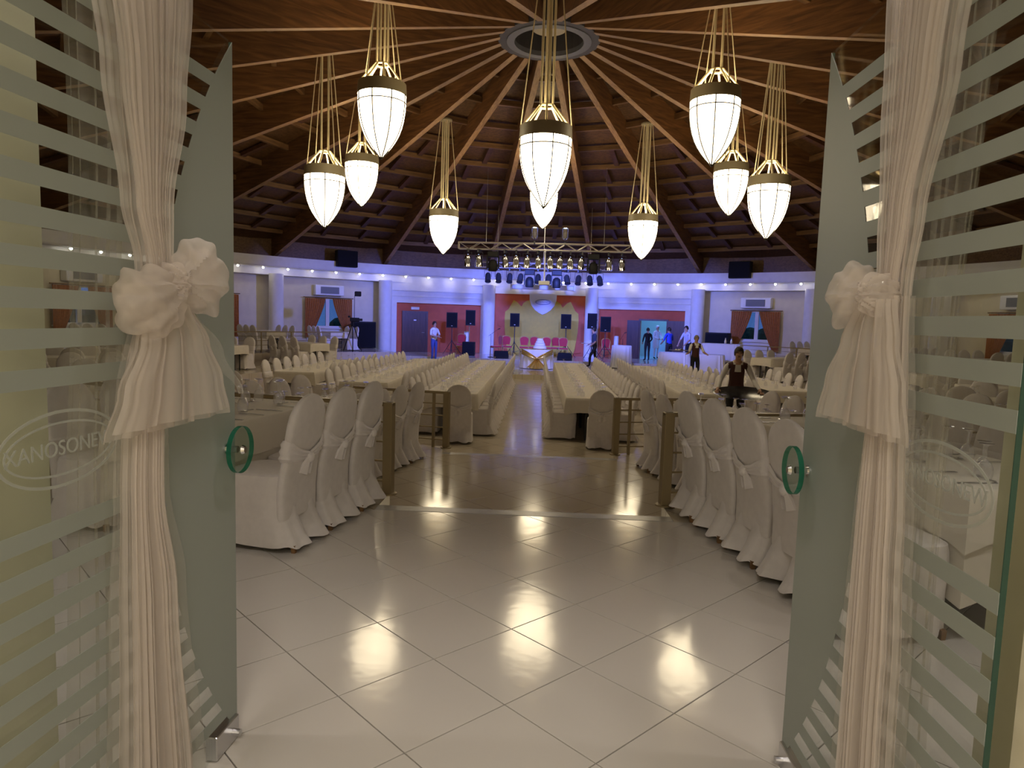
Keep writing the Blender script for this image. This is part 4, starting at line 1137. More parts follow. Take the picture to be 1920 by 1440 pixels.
#PART3
# ================================================================== STAGE LIGHTING TRUSSES
def truss(name, a, b, hgt, wid, mat, label, nseg):
    a = Vector(a); b = Vector(b); L = (b-a).length; rz = math.atan2(b.y-a.y, b.x-a.x)
    t = empty(name, a, rz)
    for zz, yy in ((0, -wid/2), (0, wid/2), (hgt, -wid/2), (hgt, wid/2)):
        part('chord', MB().tube((0, yy, zz), (L, yy, zz), 0.022, 8), mat, t)
    seg = L/nseg
    br1 = MB().tube((0, 0, 0), (seg, 0, hgt), 0.012, 5).mesh('brace', mat); br2 = MB().tube((0, 0, hgt), (seg, 0, 0), 0.012, 5).mesh('brace', mat)
    br3 = MB().tube((0, -wid/2, 0), (seg, wid/2, 0), 0.010, 5).mesh('brace', mat)
    for k in range(nseg):
        for yy in (-wid/2, wid/2): link('brace', br1 if k % 2 else br2, t, (seg*k, yy, 0))
        link('brace', br3, t, (seg*k, 0, 0)); link('brace', br3, t, (seg*k, 0, hgt))
    for xx in (0.0, L): part('end_frame', MB().tube((xx, -wid/2, 0), (xx, -wid/2, hgt), 0.015).tube((xx, wid/2, 0), (xx, wid/2, hgt), 0.015), mat, t)
    for f in (0.16, 0.5, 0.84):
        rr = (Vector((a.x+(b.x-a.x)*f, a.y+(b.y-a.y)*f-D, 0))).length
        part('hanging_wire', MB().tube((L*f, 0, hgt), (L*f, 0, zb(rr)+0.5-a.z), 0.004, 4), 'steel', t)
    tag(t, label, 'truss'); return t
Y1, Y2 = 25.0, 28.0
truss('light_truss', (-3.02, Y1+0.2, 3.99), (3.2, Y1-0.15, 3.95), 0.235, 0.24, 'alu', 'long silver lighting truss hung in front of the stage', 16)
truss('light_truss', (-2.66, Y2, 3.56), (2.84, Y2, 3.56), 0.20, 0.22, 'alu', 'blue-lit rear lighting truss behind the silver one', 14)
def par_proto(mat, lens):
    t = empty('par_can')
    tl = R(18) if lens != 'black_gloss' else R(-35)
    c_ = part('can', MB().lathe([(0.02, 0.20), (0.07, 0.18), (0.105, 0.12), (0.115, 0.0), (0.115, -0.20), (0.125, -0.21), (0.125, -0.225), (0.105, -0.225)], 20).smooth(), mat, t); c_.rotation_euler = (tl, 0, 0)
    part('lens', MB().lathe([(0.001, -0.20), (0.112, -0.20)], 20), lens, c_)
    y = part('yoke', MB().path([(-0.14, 0, 0.0), (-0.14, 0, 0.27), (0.14, 0, 0.27), (0.14, 0, 0.0)], 0.010, 5), 'dark_metal', t)
    part('clamp', MB().box(-0.025, 0.025, -0.15, 0.15, 0.27, 0.385), 'dark_metal', y)
    return t
pp1 = par_proto('chrome', 'bulb_blue'); pp2 = par_proto('dark_metal', 'black_gloss')
FX_ = [878, 899, 948, 968, 988, 1009, 1031, 1049, 1068, 1088, 1139, 1163]
for i, px in enumerate(FX_):
    x = (px-1015)*0.01947; o = pp1 if i == 0 else copy_tree(pp1)
    o.location = (x, Y1, 3.585); o.rotation_euler = (0, 0, R(random.choice((-14, 0, 12))))
    tag(o, 'polished par can, %s from the left on the front truss' % ORD[i], 'stage light', 'chrome par cans on the front truss')
for i, px in enumerate((1001, 1057)):
    o = copy_tree(pp1); o.location = ((px-1015)*0.01947, Y1, 4.575); o.rotation_euler = (R(180), 0, 0)
    tag(o, 'polished par can standing on top of the front truss, %s one' % ('left' if i == 0 else 'right'), 'stage light', 'chrome par cans on top')
for i, zx in enumerate((415, 522, 637, 745, 925, 1030, 1220, 1335, 1450, 1550)):
    x = (840+zx/5.486-1014)*0.0218; o = pp2 if i == 0 else copy_tree(pp2)
    o.location = (x, Y2, 3.17); o.rotation_euler = (0, 0, R(random.uniform(-12, 12)))
    tag(o, 'dark par can, %s from the left on the rear truss' % ORD[i], 'stage light', 'dark par cans on the rear truss')
def mover_proto():
    t = empty('moving_head')
    part('base', MB().bbox(-0.2, 0.2, -0.15, 0.15, 0.28, 0.48, 0.02), 'black', t)
    part('yoke_arm', MB().box(-0.23, -0.18, -0.07, 0.07, -0.12, 0.30), 'black', t)
    part('yoke_arm', MB().box(0.18, 0.23, -0.07, 0.07, -0.12, 0.30), 'black', t)
    h = part('head', MB().lathe([(0.06, 0.2), (0.14, 0.14), (0.17, 0.0), (0.165, -0.18), (0.14, -0.22), (0.12, -0.22)], 20).smooth(), 'black', t)
    part('head_lens', MB().lathe([(0.001, -0.2), (0.13, -0.2)], 20), 'black_gloss', h)
    return t
mv = mover_proto()
for i, (x, y, z, lab) in enumerate((((925-1015)*0.01947, Y1, 3.42, 'black moving head light near the left end of the front truss'), ((1111-1015)*0.01947, Y1, 3.42, 'black moving head light near the right end of the front truss'),
                                    ((840+840/5.486-1014)*0.0218, Y2, 3.02, 'black moving head light left of centre on the rear truss'), ((840+1115/5.486-1014)*0.0218, Y2, 3.02, 'black moving head light right of centre on the rear truss'))):
    o = mv if i == 0 else copy_tree(mv); o.location = (x, y, z); tag(o, lab, 'stage light', 'moving head lights')
# projector pole and screen case
pj = empty('projector_mount', (0.12, Y1, 2.80))
part('pole', MB().tube((0, 0, 0.10), (0, 0, 1.24), 0.025, 10).box(-0.03, 0.03, -0.16, 0.16, 1.12, 1.16), 'frame_white', pj)
part('projector', MB().bbox(-0.2, 0.2, -0.15, 0.15, -0.04, 0.10, 0.015), 'frame_white', pj)
part('lens', MB().tube((0.08, 0.15, 0.03), (0.08, 0.19, 0.03), 0.04, 14), 'black_gloss', pj)
tag(pj, 'white projector on a long pole below the front truss', 'projector')
sc_ = empty('screen_case', (0.1, 30.0, 2.80))
part('case', MB().bbox(-1.34, 1.34, -0.10, 0.10, 0.0, 0.20, 0.03), 'frame_white', sc_)
part('end_cap', MB().bbox(-1.40, -1.34, -0.12, 0.12, -0.02, 0.22, 0.01), 'frame_white', sc_); part('end_cap', MB().bbox(1.34, 1.40, -0.12, 0.12, -0.02, 0.22, 0.01), 'frame_white', sc_)
part('bracket', MB().box(-1.1, -1.05, 0.0, 3.6, 0.2, 0.24).box(1.05, 1.1, 0.0, 3.6, 0.2, 0.24), 'frame_white', sc_)
tag(sc_, 'long white roller case of a projection screen above the stage', 'screen case')
# blue wash from the par cans
for i, (x, tx, ty, tz, f) in enumerate(((-2.6, -5.5, 33, 1.8, 1.0), (-1.2, -1.5, 33, 1.6, 1.0), (0.0, 0.0, 33, 2.2, 1.0), (1.2, 1.6, 33, 1.6, 1.0), (2.6, 5.5, 33, 1.8, 1.0), (-2.9, -9.5, 30.5, 1.2, 0.7), (2.9, 9.5, 30.5, 1.2, 0.7), (0.3, 0.2, 26.5, -0.4, 0.5))):
    l = lamp_light('stage_wash', 'SPOT', (x, Y1+0.05, 3.34), BLUE_W*f, (0.12, 0.18, 1.0), None, spot_size=R(62), spot_blend=0.6, shadow_soft_size=0.11)
    aim(l, (tx, ty, tz-0.55))

# ================================================================== STAGE EQUIPMENT
def pa_speaker(loc, rz, zc, h, wd, label, stand=True, lean=0.0):
    t = empty('loudspeaker', (loc[0], loc[1], zc), rz)
    d = 0.36
    prof = [(-wd/2, -d/2), (wd/2, -d/2), (wd/2*0.72, d/2), (-wd/2*0.72, d/2)]
    b = part('cabinet', MB().prism(prof, 0, h, axis='z'), 'black', t)
    part('grille', MB().box(-wd/2+0.03, wd/2-0.03, -d/2-0.014, -d/2, 0.05, h-0.04), 'grille', t)
    part('handle', MB().box(wd/2*0.86, wd/2*0.86+0.02, -0.06, 0.06, h*0.55, h*0.6), 'black_gloss', t)
    part('badge', MB().box(-0.03, 0.03, -d/2-0.02, -d/2-0.014, 0.08, 0.10), 'steel', t)
    tag(t, label, 'loudspeaker', 'stage loudspeakers')
    if stand:
        s = empty('speaker_stand', (loc[0], loc[1], loc[2]), rz+0.4)
        part('pole', MB().tube((0, 0, 0.12), (0, 0, zc-loc[2]), 0.02, 8), 'dark_metal', s)
        part('collar', MB().tube((0, 0, 0.58), (0, 0, 0.68), 0.032, 10), 'dark_metal', s)
        for k in range(3):
            a = 2*PI*k/3
            part('leg', MB().tube((0.02*math.cos(a), 0.02*math.sin(a), 0.62), (0.5*math.cos(a), 0.5*math.sin(a), 0.012), 0.013, 6), 'dark_metal', s)
            part('leg_brace', MB().tube((0, 0, 0.18), (0.29*math.cos(a), 0.29*math.sin(a), 0.27), 0.008, 5), 'dark_metal', s)
        tag(s, 'tripod stand of the ' + label.replace('black loudspeaker ', 'loudspeaker '), 'speaker stand', 'speaker stands')
pa_speaker((-4.0, 31.4, Z_STAGE), 0.1, 1.02, 0.70, 0.5, 'black loudspeaker on a tripod right of the brown door')
pa_speaker((-3.18, 31.4, Z_STAGE), 0.25, 1.15, 0.70, 0.45, 'black loudspeaker on a pole above the bass cabinet', stand=False)
pa_speaker((-1.14, 32.0, Z_STAGE), 0.0, 1.15, 0.62, 0.44, 'black loudspeaker left on the yellow backdrop')
pa_speaker((1.25, 32.0, Z_STAGE), -0.12, 1.12, 0.68, 0.48, 'black loudspeaker right on the yellow backdrop')
pa_speaker((2.43, 31.5, Z_STAGE), -0.2, 1.17, 0.70, 0.44, 'black loudspeaker in front of the right stage column')
pa_speaker((3.02, 31.5, Z_STAGE), -0.1, 1.04, 0.70, 0.48, 'black loudspeaker against the right red wall')
sb = empty('bass_cabinet', (-3.2, 31.4, Z_STAGE))
part('cabinet', MB().bbox(-0.28, 0.28, -0.28, 0.28, 0.0, 0.62, 0.02), 'black', sb); part('grille', MB().box(-0.25, 0.25, -0.295, -0.28, 0.03, 0.59), 'grille', sb)
part('pole', MB().tube((0, 0, 0.62), (0, 0, 1.37), 0.02, 8), 'steel', sb); tag(sb, 'black bass cabinet with a steel pole on the stage', 'loudspeaker')
for x, y, rz, lab in ((-1.62, 29.9, 0.2, 'black floor monitor wedge left of the cake table'), (1.15, 29.9, -0.2, 'black floor monitor wedge right of the cake table')):
    t = empty('floor_monitor', (x, y, Z_STAGE), rz)
    part('cabinet', MB().prism([(-0.2, 0), (0.2, 0), (0.2, 0.16), (0.0, 0.32), (-0.2, 0.10)], -0.3, 0.3, axis='x'), 'black', t)
    part('grille', MB().add([(-0.27, 0.0, 0.328), (0.27, 0.0, 0.328), (0.27, 0.2, 0.168), (-0.27, 0.2, 0.168)], [(0, 1, 2, 3)]), 'grille', t)
    tag(t, lab, 'loudspeaker')
for sx, lab in ((-1, 'tall black cabinet beside the left stage column'), (1, 'tall black cabinet beside the right stage column')):
    p = polar(sx*R(31.2), 15.35, 0.0)
    t = empty('equipment_cabinet', p, -sx*R(30)); part('cabinet', MB().bbox(-0.5, 0.5, -0.3, 0.3, 0.0, 1.18, 0.02), 'black', t); part('grille', MB().box(-0.46, 0.46, -0.315, -0.3, 0.05, 1.12), 'grille', t)
    tag(t, lab, 'loudspeaker')
# red banquet chairs on the stage
def red_chair_proto():
    t = empty('stage_chair')
    def outline(w0, w1, z0, z1): return [(-w0, z0), (w0, z0), (w1, z0+(z1-z0)*0.6), (w1*0.92, z1-0.06), (w1*0.5, z1-0.012), (0, z1), (-w1*0.5, z1-0.012), (-w1*0.92, z1-0.06), (-w1, z0+(z1-z0)*0.6)]
    part('seat', MB().bbox(-0.21, 0.21, -0.2, 0.22, 0.42, 0.49, 0.025), 'chair_red', t)
    part('backrest', MB().prism(outline(0.15, 0.19, 0.55, 0.93), -0.235, -0.195), 'chair_red', t)
    part('back_frame', MB().path([(-0.17, -0.2, 0.45), (-0.18, -0.215, 0.6), (-0.205, -0.225, 0.80), (-0.185, -0.225, 0.90), (-0.1, -0.225, 0.945), (0, -0.225, 0.955), (0.1, -0.225, 0.945), (0.185, -0.225, 0.90), (0.205, -0.225, 0.80), (0.18, -0.215, 0.6), (0.17, -0.2, 0.45)], 0.013, 6), 'gold_frame', t)
    for sx in (-1, 1):
        part('leg', MB().tube((sx*0.19, 0.19, 0.44), (sx*0.2, 0.21, 0.0), 0.013, 6), 'gold_frame', t)
        part('leg', MB().tube((sx*0.17, -0.18, 0.46), (sx*0.19, -0.26, 0.0), 0.013, 6), 'gold_frame', t)
    part('seat_frame', MB().box(-0.2, 0.2, -0.19, 0.21, 0.40, 0.42), 'gold_frame', t)
    return t
rc = red_chair_proto()
for i, (x, y, rz, lab) in enumerate(((-3.62, 31.9, PI, 'behind the bass cabinet'), (-1.92, 31.0, PI/2+0.5, 'turned sideways by the left stage column'), (-1.45, 31.4, PI+0.2, 'left of the left backdrop loudspeaker stand'), (-0.66, 31.2, PI, 'just left of the cake'), (-0.22, 31.4, PI-0.1, 'directly behind the cake'),
                                     (0.36, 31.2, PI, 'just right of the cake'), (0.72, 31.5, PI-0.35, 'pushed in at an angle right of the cake'), (1.12, 31.2, PI, 'below the right backdrop loudspeaker'), (3.15, 31.9, PI+0.1, 'behind the small round table'))):
    o = rc if i == 0 else copy_tree(rc); o.location = (x, y, Z_STAGE); o.rotation_euler = (0, 0, rz)
    tag(o, 'red banquet chair with gold frame ' + lab, 'chair', 'red stage chairs')
# microphone stands
for x, y, lab, lean in ((-2.12, 30.4, 'thin microphone stand by the left stage column', 0.3), (3.72, 30.6, 'thin microphone stand behind the small round table', 0.05)):
    t = empty('microphone_stand', (x, y, Z_STAGE))
    part('base', MB().lathe([(0.13, 0.0), (0.13, 0.015), (0.02, 0.03)], 16, cap=True), 'black', t); part('pole', MB().tube((0, 0, 0.02), (0, 0, 1.0), 0.009, 6), 'black', t)
    part('boom', MB().tube((-0.1, 0, 0.95), (lean, 0, 1.25), 0.007, 6), 'black', t); part('microphone', MB().tube((lean, 0, 1.25), (lean+0.10, 0, 1.29), 0.018, 8), 'black_gloss', t)
    tag(t, lab, 'microphone stand')
# white column lamps against the red walls
for x, y, lab in ((-3.42, 32.3, 'slim white cylinder column on the left of the stage'), (3.62, 32.3, 'slim white cylinder column on the right of the stage')):
    t = part('cylinder_column', MB().lathe([(0.11, 0), (0.11, 1.05), (0.09, 1.08), (0.001, 1.08)], 20).smooth(), 'frame_white', None, (x, y, Z_STAGE)); tag(t, lab, 'column')

# ---- cake table
ct = empty('cake_table', (-0.05, 27.05, Z_PLAT))
def skirt_ring(r, z, amp, n=72, k=18): return [((r+amp*math.cos(k*2*PI*q/n))*math.cos(2*PI*q/n), (r+amp*math.cos(k*2*PI*q/n))*math.sin(2*PI*q/n), z) for q in range(n)]
part('cloth', MB().loft([skirt_ring(0.66, 0.02, 0.028), skirt_ring(0.64, 0.4, 0.018), skirt_ring(0.62, 0.74, 0.004), skirt_ring(0.60, 0.76, 0.0)], cap=True).smooth(), 'white_cloth', ct)
# gold swag gathered at the front
for s_ in (-1, 1):
    rows = []
    for q in range(13):
        u = q/12; row = []
        a = -PI/2+s_*(1.15*(1-u)+0.0*u)
        for k in range(13):
            v = k/12; rr = 0.675+0.015*math.sin(v*22)
            ztop = 0.78-0.08*u-0.24*u*u; zbot = 0.58-0.18*u-0.03*u
            z = ztop+(zbot-ztop)*v
            row.append((rr*math.cos(a), rr*math.sin(a), z))
        rows.append(row)
    part('gold_swag', MB().grid(rows).smooth(), 'gold_cloth', ct)
rows = []
for q in range(11):
    u = q/10; hw = 0.05+0.36*u**1.3; row = []
    for k in range(25):
        v = -1+2*k/24; a = -PI/2+v*hw/0.7
        rr = 0.69+0.02*math.sin(v*19)+0.03*u; row.append((rr*math.cos(a), rr*math.sin(a), 0.44-0.40*u-0.02*math.cos(v*3)))
    rows.append(row)
part('gold_swag', MB().grid(rows).smooth(), 'gold_cloth', ct)
part('gold_knot', MB().sphere((0, -0.70, 0.44), (0.06, 0.04, 0.05), 12, 8).smooth(), 'gold_cloth', ct)
part('gold_runner', MB().lathe([(0.001, 0.765), (0.50, 0.768), (0.605, 0.763)], 32), 'gold_cloth', ct)
tag(ct, 'round cake table in white cloth with a gold swag', 'table')
ck = empty('wedding_cake', (0.05, 27.05, Z_PLAT+0.77))
for i, (r_, z0, z1) in enumerate(((0.25, 0.02, 0.12), (0.205, 0.135, 0.225), (0.16, 0.24, 0.32), (0.12, 0.335, 0.41))):
    ti = part('tier', MB().lathe([(r_, z0), (r_, z1-0.015), (r_-0.015, z1), (0.001, z1)], 28).smooth(), 'icing', ck)
    part('piping', MB().path([((r_+0.006)*math.cos(2*PI*k/28), (r_+0.006)*math.sin(2*PI*k/28), z0+0.006) for k in range(29)], 0.014, 6).smooth(), 'icing', ti)
part('board', MB().lathe([(0.001, 0.0), (0.30, 0.0), (0.30, 0.02), (0.001, 0.02)], 28), 'chrome', ck)
tag(ck, 'white tiered wedding cake on the gold draped table', 'cake')
rt = empty('round_table', (3.5, 29.0, Z_PLAT))
part('cloth', MB().loft([skirt_ring(0.44, 0.02, 0.03, k=14), skirt_ring(0.425, 0.4, 0.02, k=14), skirt_ring(0.41, 0.93, 0.004, k=14), skirt_ring(0.39, 0.95, 0, k=14)], cap=True).smooth(), 'white_cloth', rt)
tag(rt, 'small tall round table in a white cloth right of the stage', 'table')
for i, (p, w_, lab) in enumerate((((5.55, 28.2, Z_LOW if False else Z_PLAT), 0.62, 'white cloth serving table in front of the kitchen door'), ((6.75, 27.4, Z_PLAT), 0.6, 'white cloth serving table beside the waiter with the tray'))):
    t = empty('serving_table', p, -0.25)
    n = 150; ring = lambda e, z, a_: [(x*(1+a_*math.cos(21*2*PI*q/n)), y*(1+a_*math.cos(21*2*PI*q/n)), zz) for q, (x, y, zz) in enumerate(sup(w_+e, 0.42+e, z, n, 0.35))]
    part('cloth', MB().loft([ring(0.05, 0.02, 0.045), ring(0.02, 0.4, 0.03), ring(0.0, 0.74, 0.004), ring(-0.02, 0.76, 0)], cap=True).smooth(), 'white_cloth', t)
    tag(t, lab, 'table', 'serving tables')
for sx in (1,):
    p = polar(R(35), 13.1, 0.0); t = empty('buffet_table', p, -R(35)+0.15)
    n = 150; ring = lambda e, z, a_: [(x*(1+a_*math.cos(25*2*PI*q/n)), y*(1+a_*math.cos(25*2*PI*q/n)), zz) for q, (x, y, zz) in enumerate(sup(0.78+e, 0.42+e, z, n, 0.3))]
    part('cloth', MB().loft([ring(0.03, 0.02, 0.035), ring(0.015, 0.4, 0.025), ring(0.0, 0.74, 0.003), ring(-0.02, 0.76, 0)], cap=True).smooth(), 'white_cloth', t)
    tag(t, 'pleated white buffet table below the right curtained window', 'table')
    for k, dx in enumerate((0.0, 0.24)):
        b = part('carafe', MB().lathe([(0.05, 0), (0.055, 0.1), (0.03, 0.17), (0.02, 0.22), (0.03, 0.24)], 14).smooth(), 'steel', None, p+Vector((dx+0.1, -0.1, 0.762))); tag(b, '%s steel carafe on the pleated buffet table' % ('left' if k == 0 else 'right'), 'carafe', 'buffet carafes')

# ---- video camera on a tripod, left
vc = empty('video_camera', (-7.55, 27.6, 0.0), 0.3)
for k in range(3):
    a = 2*PI*k/3+0.5; part('tripod_leg', MB().tube((0.04*math.cos(a), 0.04*math.sin(a), 1.05), (0.42*math.cos(a), 0.42*math.sin(a), 0.0), 0.02, 6), 'black', vc)
part('tripod_head', MB().tube((0, 0, 1.02), (0, 0, 1.2), 0.05, 10), 'black', vc)
part('pan_handle', MB().tube((0, 0, 1.14), (-0.38, -0.2, 0.95), 0.012, 6), 'black', vc)
part('camera_body', MB().bbox(-0.12, 0.26, -0.08, 0.08, 1.2, 1.36, 0.02), 'black', vc); part('lens', MB().tube((0.26, 0, 1.28), (0.38, 0, 1.28), 0.05, 12), 'black_gloss', vc)
part('viewfinder', MB().box(-0.2, -0.1, -0.05, 0.04, 1.36, 1.43), 'black', vc)
lt = part('light_pole', MB().tube((0.06, 0, 1.36), (0.06, 0, 2.25), 0.01, 6), 'black', vc)
part('camera_light', MB().bbox(0.06, 0.32, -0.1, 0.1, 2.22, 2.42, 0.02), 'black', vc)
tag(vc, 'black video camera on a tripod with a raised lamp', 'video camera')

# ================================================================== PEOPLE
def seg_dist(p, a, b):
    ab = b-a; t = max(0, min(1, (p-a).dot(ab)/max(1e-9, ab.dot(ab)))); return (p-(a+ab*t)).length
def person(label, loc, rz, J, mats, hair, height=1.72, vest=False, apron=False, bald=False, skirt=False):
    """J: pose joints in a body frame facing +Y, 1.72 m tall"""
    k = height/1.72
    V = []; E = []; RAD = []; LAB = []; roots = []
    def add(p, r, parent=None, lab=None, root=False):
        V.append(Vector(p)*k); RAD.append((r[0]*k, r[1]*k) if isinstance(r, tuple) else (r*k, r*k)); i = len(V)-1
        if parent is not None: E.append((parent, i)); LAB.append(lab)
        if root: roots.append(i)
        return i
    lean = J.get('lean', 0.0); side = J.get('side', 0.0)
    pz = J.get('pelvis', 0.93)
    sp = lambda z, y=0.0: (side*(z-pz), y+math.sin(lean)*(z-pz), pz+math.cos(lean)*(z-pz))
    pel = add((0, 0, pz), (0.150, 0.105), root=True)
    wa = add(sp(pz+0.17), (0.130, 0.095), pel, 'torso'); ch = add(sp(pz+0.36), (0.160, 0.110), wa, 'torso')
    sh = add(sp(pz+0.48), (0.120, 0.080), ch, 'torso'); nk_ = add(sp(pz+0.55), (0.056, 0.056), sh, 'neck')
    hd_t = J.get('nod', 0.0); hx = J.get('turn', 0.0)
    b0 = Vector(sp(pz+0.55))
    jaw = add(b0+Vector((0, 0.025+0.03*hd_t, 0.06)), (0.060, 0.066), nk_, 'head')
    hc = add(b0+Vector((0, 0.02+0.06*hd_t, 0.135)), (0.076, 0.092), jaw, 'head'); top = add(b0+Vector((0, 0.005+0.08*hd_t, 0.205)), (0.058, 0.070), hc, 'head')
    hands = []
    for s_, key in ((-1, 'l'), (1, 'r')):
        s0 = Vector(sp(pz+0.455))+Vector((s_*0.175, 0, 0)); el = Vector(J[key+'_el']); wr = Vector(J[key+'_wr'])
        a = add(s0, 0.062, sh, 'sleeve'); m_ = add((s0+el)/2, 0.052, a, 'sleeve'); e = add(el, 0.043, m_, 'sleeve'); f_ = add((el+wr)/2, 0.040, e, 'arm'); w_ = add(wr, 0.028, f_, 'arm')
        d = (wr-el).normalized(); pm = add(wr+d*0.06, (0.036, 0.022), w_, 'hand'); add(wr+d*0.095, (0.034, 0.018), pm, 'hand')
        hands.append((wr, d, s_))
    for s_, key in ((-1, 'l'), (1, 'r')):
        kn, an = Vector(J[key+'_kn']), Vector(J[key+'_an'])
        h = add((s_*0.092, 0, pz-0.06), 0.088, pel, 'leg'); th = add((Vector((s_*0.095, 0, pz-0.06))+kn)/2, 0.076, h, 'leg'); q = add(kn, 0.056, th, 'leg'); c_ = add(kn+(an-kn)*0.4, 0.054, q, 'leg'); an_ = add(an, 0.038, c_, 'leg')
        ft = J.get(key+'_toe', 0.0); fd = Vector((0.03*s_, 0.15, -0.05 if an.z > 0.06 else 0)); t_ = add(an+Vector((0.015*s_, 0.075, -0.025)), 0.038, an_, 'shoe'); add(an+Vector((0.03*s_, 0.15, -0.040)), 0.030, t_, 'shoe')
    # fingers and thumb as short chains rooted inside the palm
    for wr, d, s_ in hands:
        u = d.cross(Vector((0, 0, 1)));
        if u.length < 0.2: u = Vector((0, 1, 0))
        u.normalize(); nrm = d.cross(u).normalized()
        if nrm.z > 0: nrm = -nrm
        for q, (off, ln) in enumerate(((-0.026, 0.065), (-0.009, 0.078), (0.009, 0.074), (0.026, 0.058))):
            p0 = wr+d*0.075+u*off; a = add(p0, 0.0095, root=True); b = add(p0+d*(0.028+ln*0.45), 0.009, a, 'hand'); add(p0+d*(0.028+ln*0.8)+nrm*ln*0.4, 0.0075, b, 'hand')
        p0 = wr+d*0.035-u*s_*0.02; a = add(p0, 0.011, root=True); b = add(p0+d*0.03-u*s_*0.032, 0.0105, a, 'hand'); add(p0+d*0.065-u*s_*0.038+nrm*0.01, 0.008, b, 'hand')
    # nose and ears
    hcp = V[hc]/k
    a = add(hcp+Vector((0, 0.072, 0.005)), 0.010, root=True); add(hcp+Vector((0, 0.100, -0.022)), 0.012, a, 'head')
    for s_ in (-1, 1): a = add(hcp+Vector((s_*0.066, 0, -0.02)), 0.010, root=True); add(hcp+Vector((s_*0.080, -0.012, 0.018)), 0.012, a, 'head')
    me = bpy.data.meshes.new('body'); bm = bmesh.new(); lay_ = bm.verts.layers.skin.verify()
    bv = [bm.verts.new(v) for v in V]
    for i, v in enumerate(bv):
        v[lay_].radius = RAD[i]; v[lay_].use_root = i in roots
    for a, b in E: bm.edges.new((bv[a], bv[b]))
    bm.to_mesh(me); bm.free()
    o = bpy.data.objects.new('tmp_body', me); COL.objects.link(o)
    o.modifiers.new('skin', 'SKIN').use_smooth_shade = True
    sb_ = o.modifiers.new('sub', 'SUBSURF'); sb_.levels = 2; sb_.render_levels = 2
    dg = bpy.context.evaluated_depsgraph_get(); nm = bpy.data.meshes.new_from_object(o.evaluated_get(dg)); nm.name = 'person'
    bpy.data.objects.remove(o)
    nm.materials.clear()
    slots = ['skin', mats['shirt'], mats['legs'], 'black', mats.get('vest', mats['shirt'])]
    for s_ in slots: nm.materials.append(MATS[s_])
    segs = [(V[a], V[b], l) for (a, b), l in zip(E, LAB)]
    shortsl = mats.get('short', False)
    zc = V[sh].z
    for f in nm.polygons:
        c = f.center; best = min(segs, key=lambda s__: seg_dist(c, s__[0], s__[1])); l = best[2]
        if l == 'sleeve' and abs(c.x-V[sh].x) < 0.165*k and c.z > (pz+0.2)*k: l = 'torso'
        if l == 'torso':
            mi = 1
            if c.z < (pz+0.02)*k: mi = 2
            elif vest and not (c.y > 0.02 and abs(c.x) < max(0.0, (c.z-(pz+0.26)*k))*0.34) and c.z < zc+0.06: mi = 4
        elif l == 'sleeve': mi = 1 if not (shortsl and seg_dist(c, best[0], best[0]) > 0.20) else 0
        elif l == 'arm': mi = 0 if shortsl else 1
        elif l in ('hand', 'head', 'neck'): mi = 0
        elif l == 'leg': mi = 2
        else: mi = 3
        f.material_index = mi; f.use_smooth = True
    po = bpy.data.objects.new('person', nm); COL.objects.link(po); po.location = loc; po.rotation_euler = (0, 0, rz)
    H = V[hc]
    hm = MB(); rings = []
    for i in range(9):
        t_ = i/8; el_ = R(-28)+t_*R(116); ring = []
        for q in range(18):
            a = 2*PI*q/18; front = max(0, math.sin(a)); e2 = el_+(R(52)*front*(1-t_))
            rr = 1.06; ring.append((H.x+0.083*k*rr*math.cos(e2)*math.cos(a), H.y-0.008*k+0.101*k*rr*math.cos(e2)*math.sin(a), H.z+0.012*k+0.112*k*rr*math.sin(e2)))
        rings.append(ring)
    part('hair', hm.loft(rings, cap=True, capb=False).smooth(), hair, po)
    part('eyes', MB().sphere((H.x-0.030*k, H.y+0.080*k, H.z+0.015*k), 0.010*k, 8, 5).sphere((H.x+0.030*k, H.y+0.080*k, H.z+0.015*k), 0.010*k, 8, 5), 'eye_dark', po)
    part('mouth', MB().bbox(H.x-0.022*k, H.x+0.022*k, H.y+0.074*k, H.y+0.086*k, H.z-0.062*k, H.z-0.052*k, 0.003), 'vest_maroon', po)
    if apron:
        part('apron', MB().loft([sup(0.17, 0.125, z*k, 20, 0.8) for z in (0.55, 0.8, 1.0, 1.2)], cap=False).smooth(), 'apron_white', po)
    tag(po, label, 'person')
    return po
STAND = dict(l_kn=(-0.10, 0.02, 0.49), l_an=(-0.10, -0.01, 0.07), r_kn=(0.10, 0.02, 0.49), r_an=(0.10, -0.01, 0.07))
STRIDE = dict(l_kn=(-0.09, 0.20, 0.52), l_an=(-0.09, 0.22, 0.10), r_kn=(0.09, -0.05, 0.47), r_an=(0.09, -0.30, 0.10))
def tray(loc, rz, rx, ry, label, mat='steel', food=True, round_=True, tilt_=0.0):
    t = empty('tray', loc, rz); t.rotation_euler[0] = tilt_
    n = 28
    f = lambda s_, z: [(rx*s_*math.cos(2*PI*q/n), ry*s_*math.sin(2*PI*q/n), z) for q in range(n)] if round_ else sup(rx*s_, ry*s_, z, n, 0.3)
    part('plate', MB().loft([f(0.9, 0.0), f(1.0, 0.018), f(0.97, 0.018), f(0.88, 0.006)], cap=True).smooth(), mat, t)
    if food:
        for q in range(7): part('snack', MB().sphere((random.uniform(-0.6, 0.6)*rx, random.uniform(-0.6, 0.6)*ry, 0.03), (0.045, 0.04, 0.03), 8, 5), random.choice(('food_dark', 'icing')), t)
    tag(t, label, 'tray')
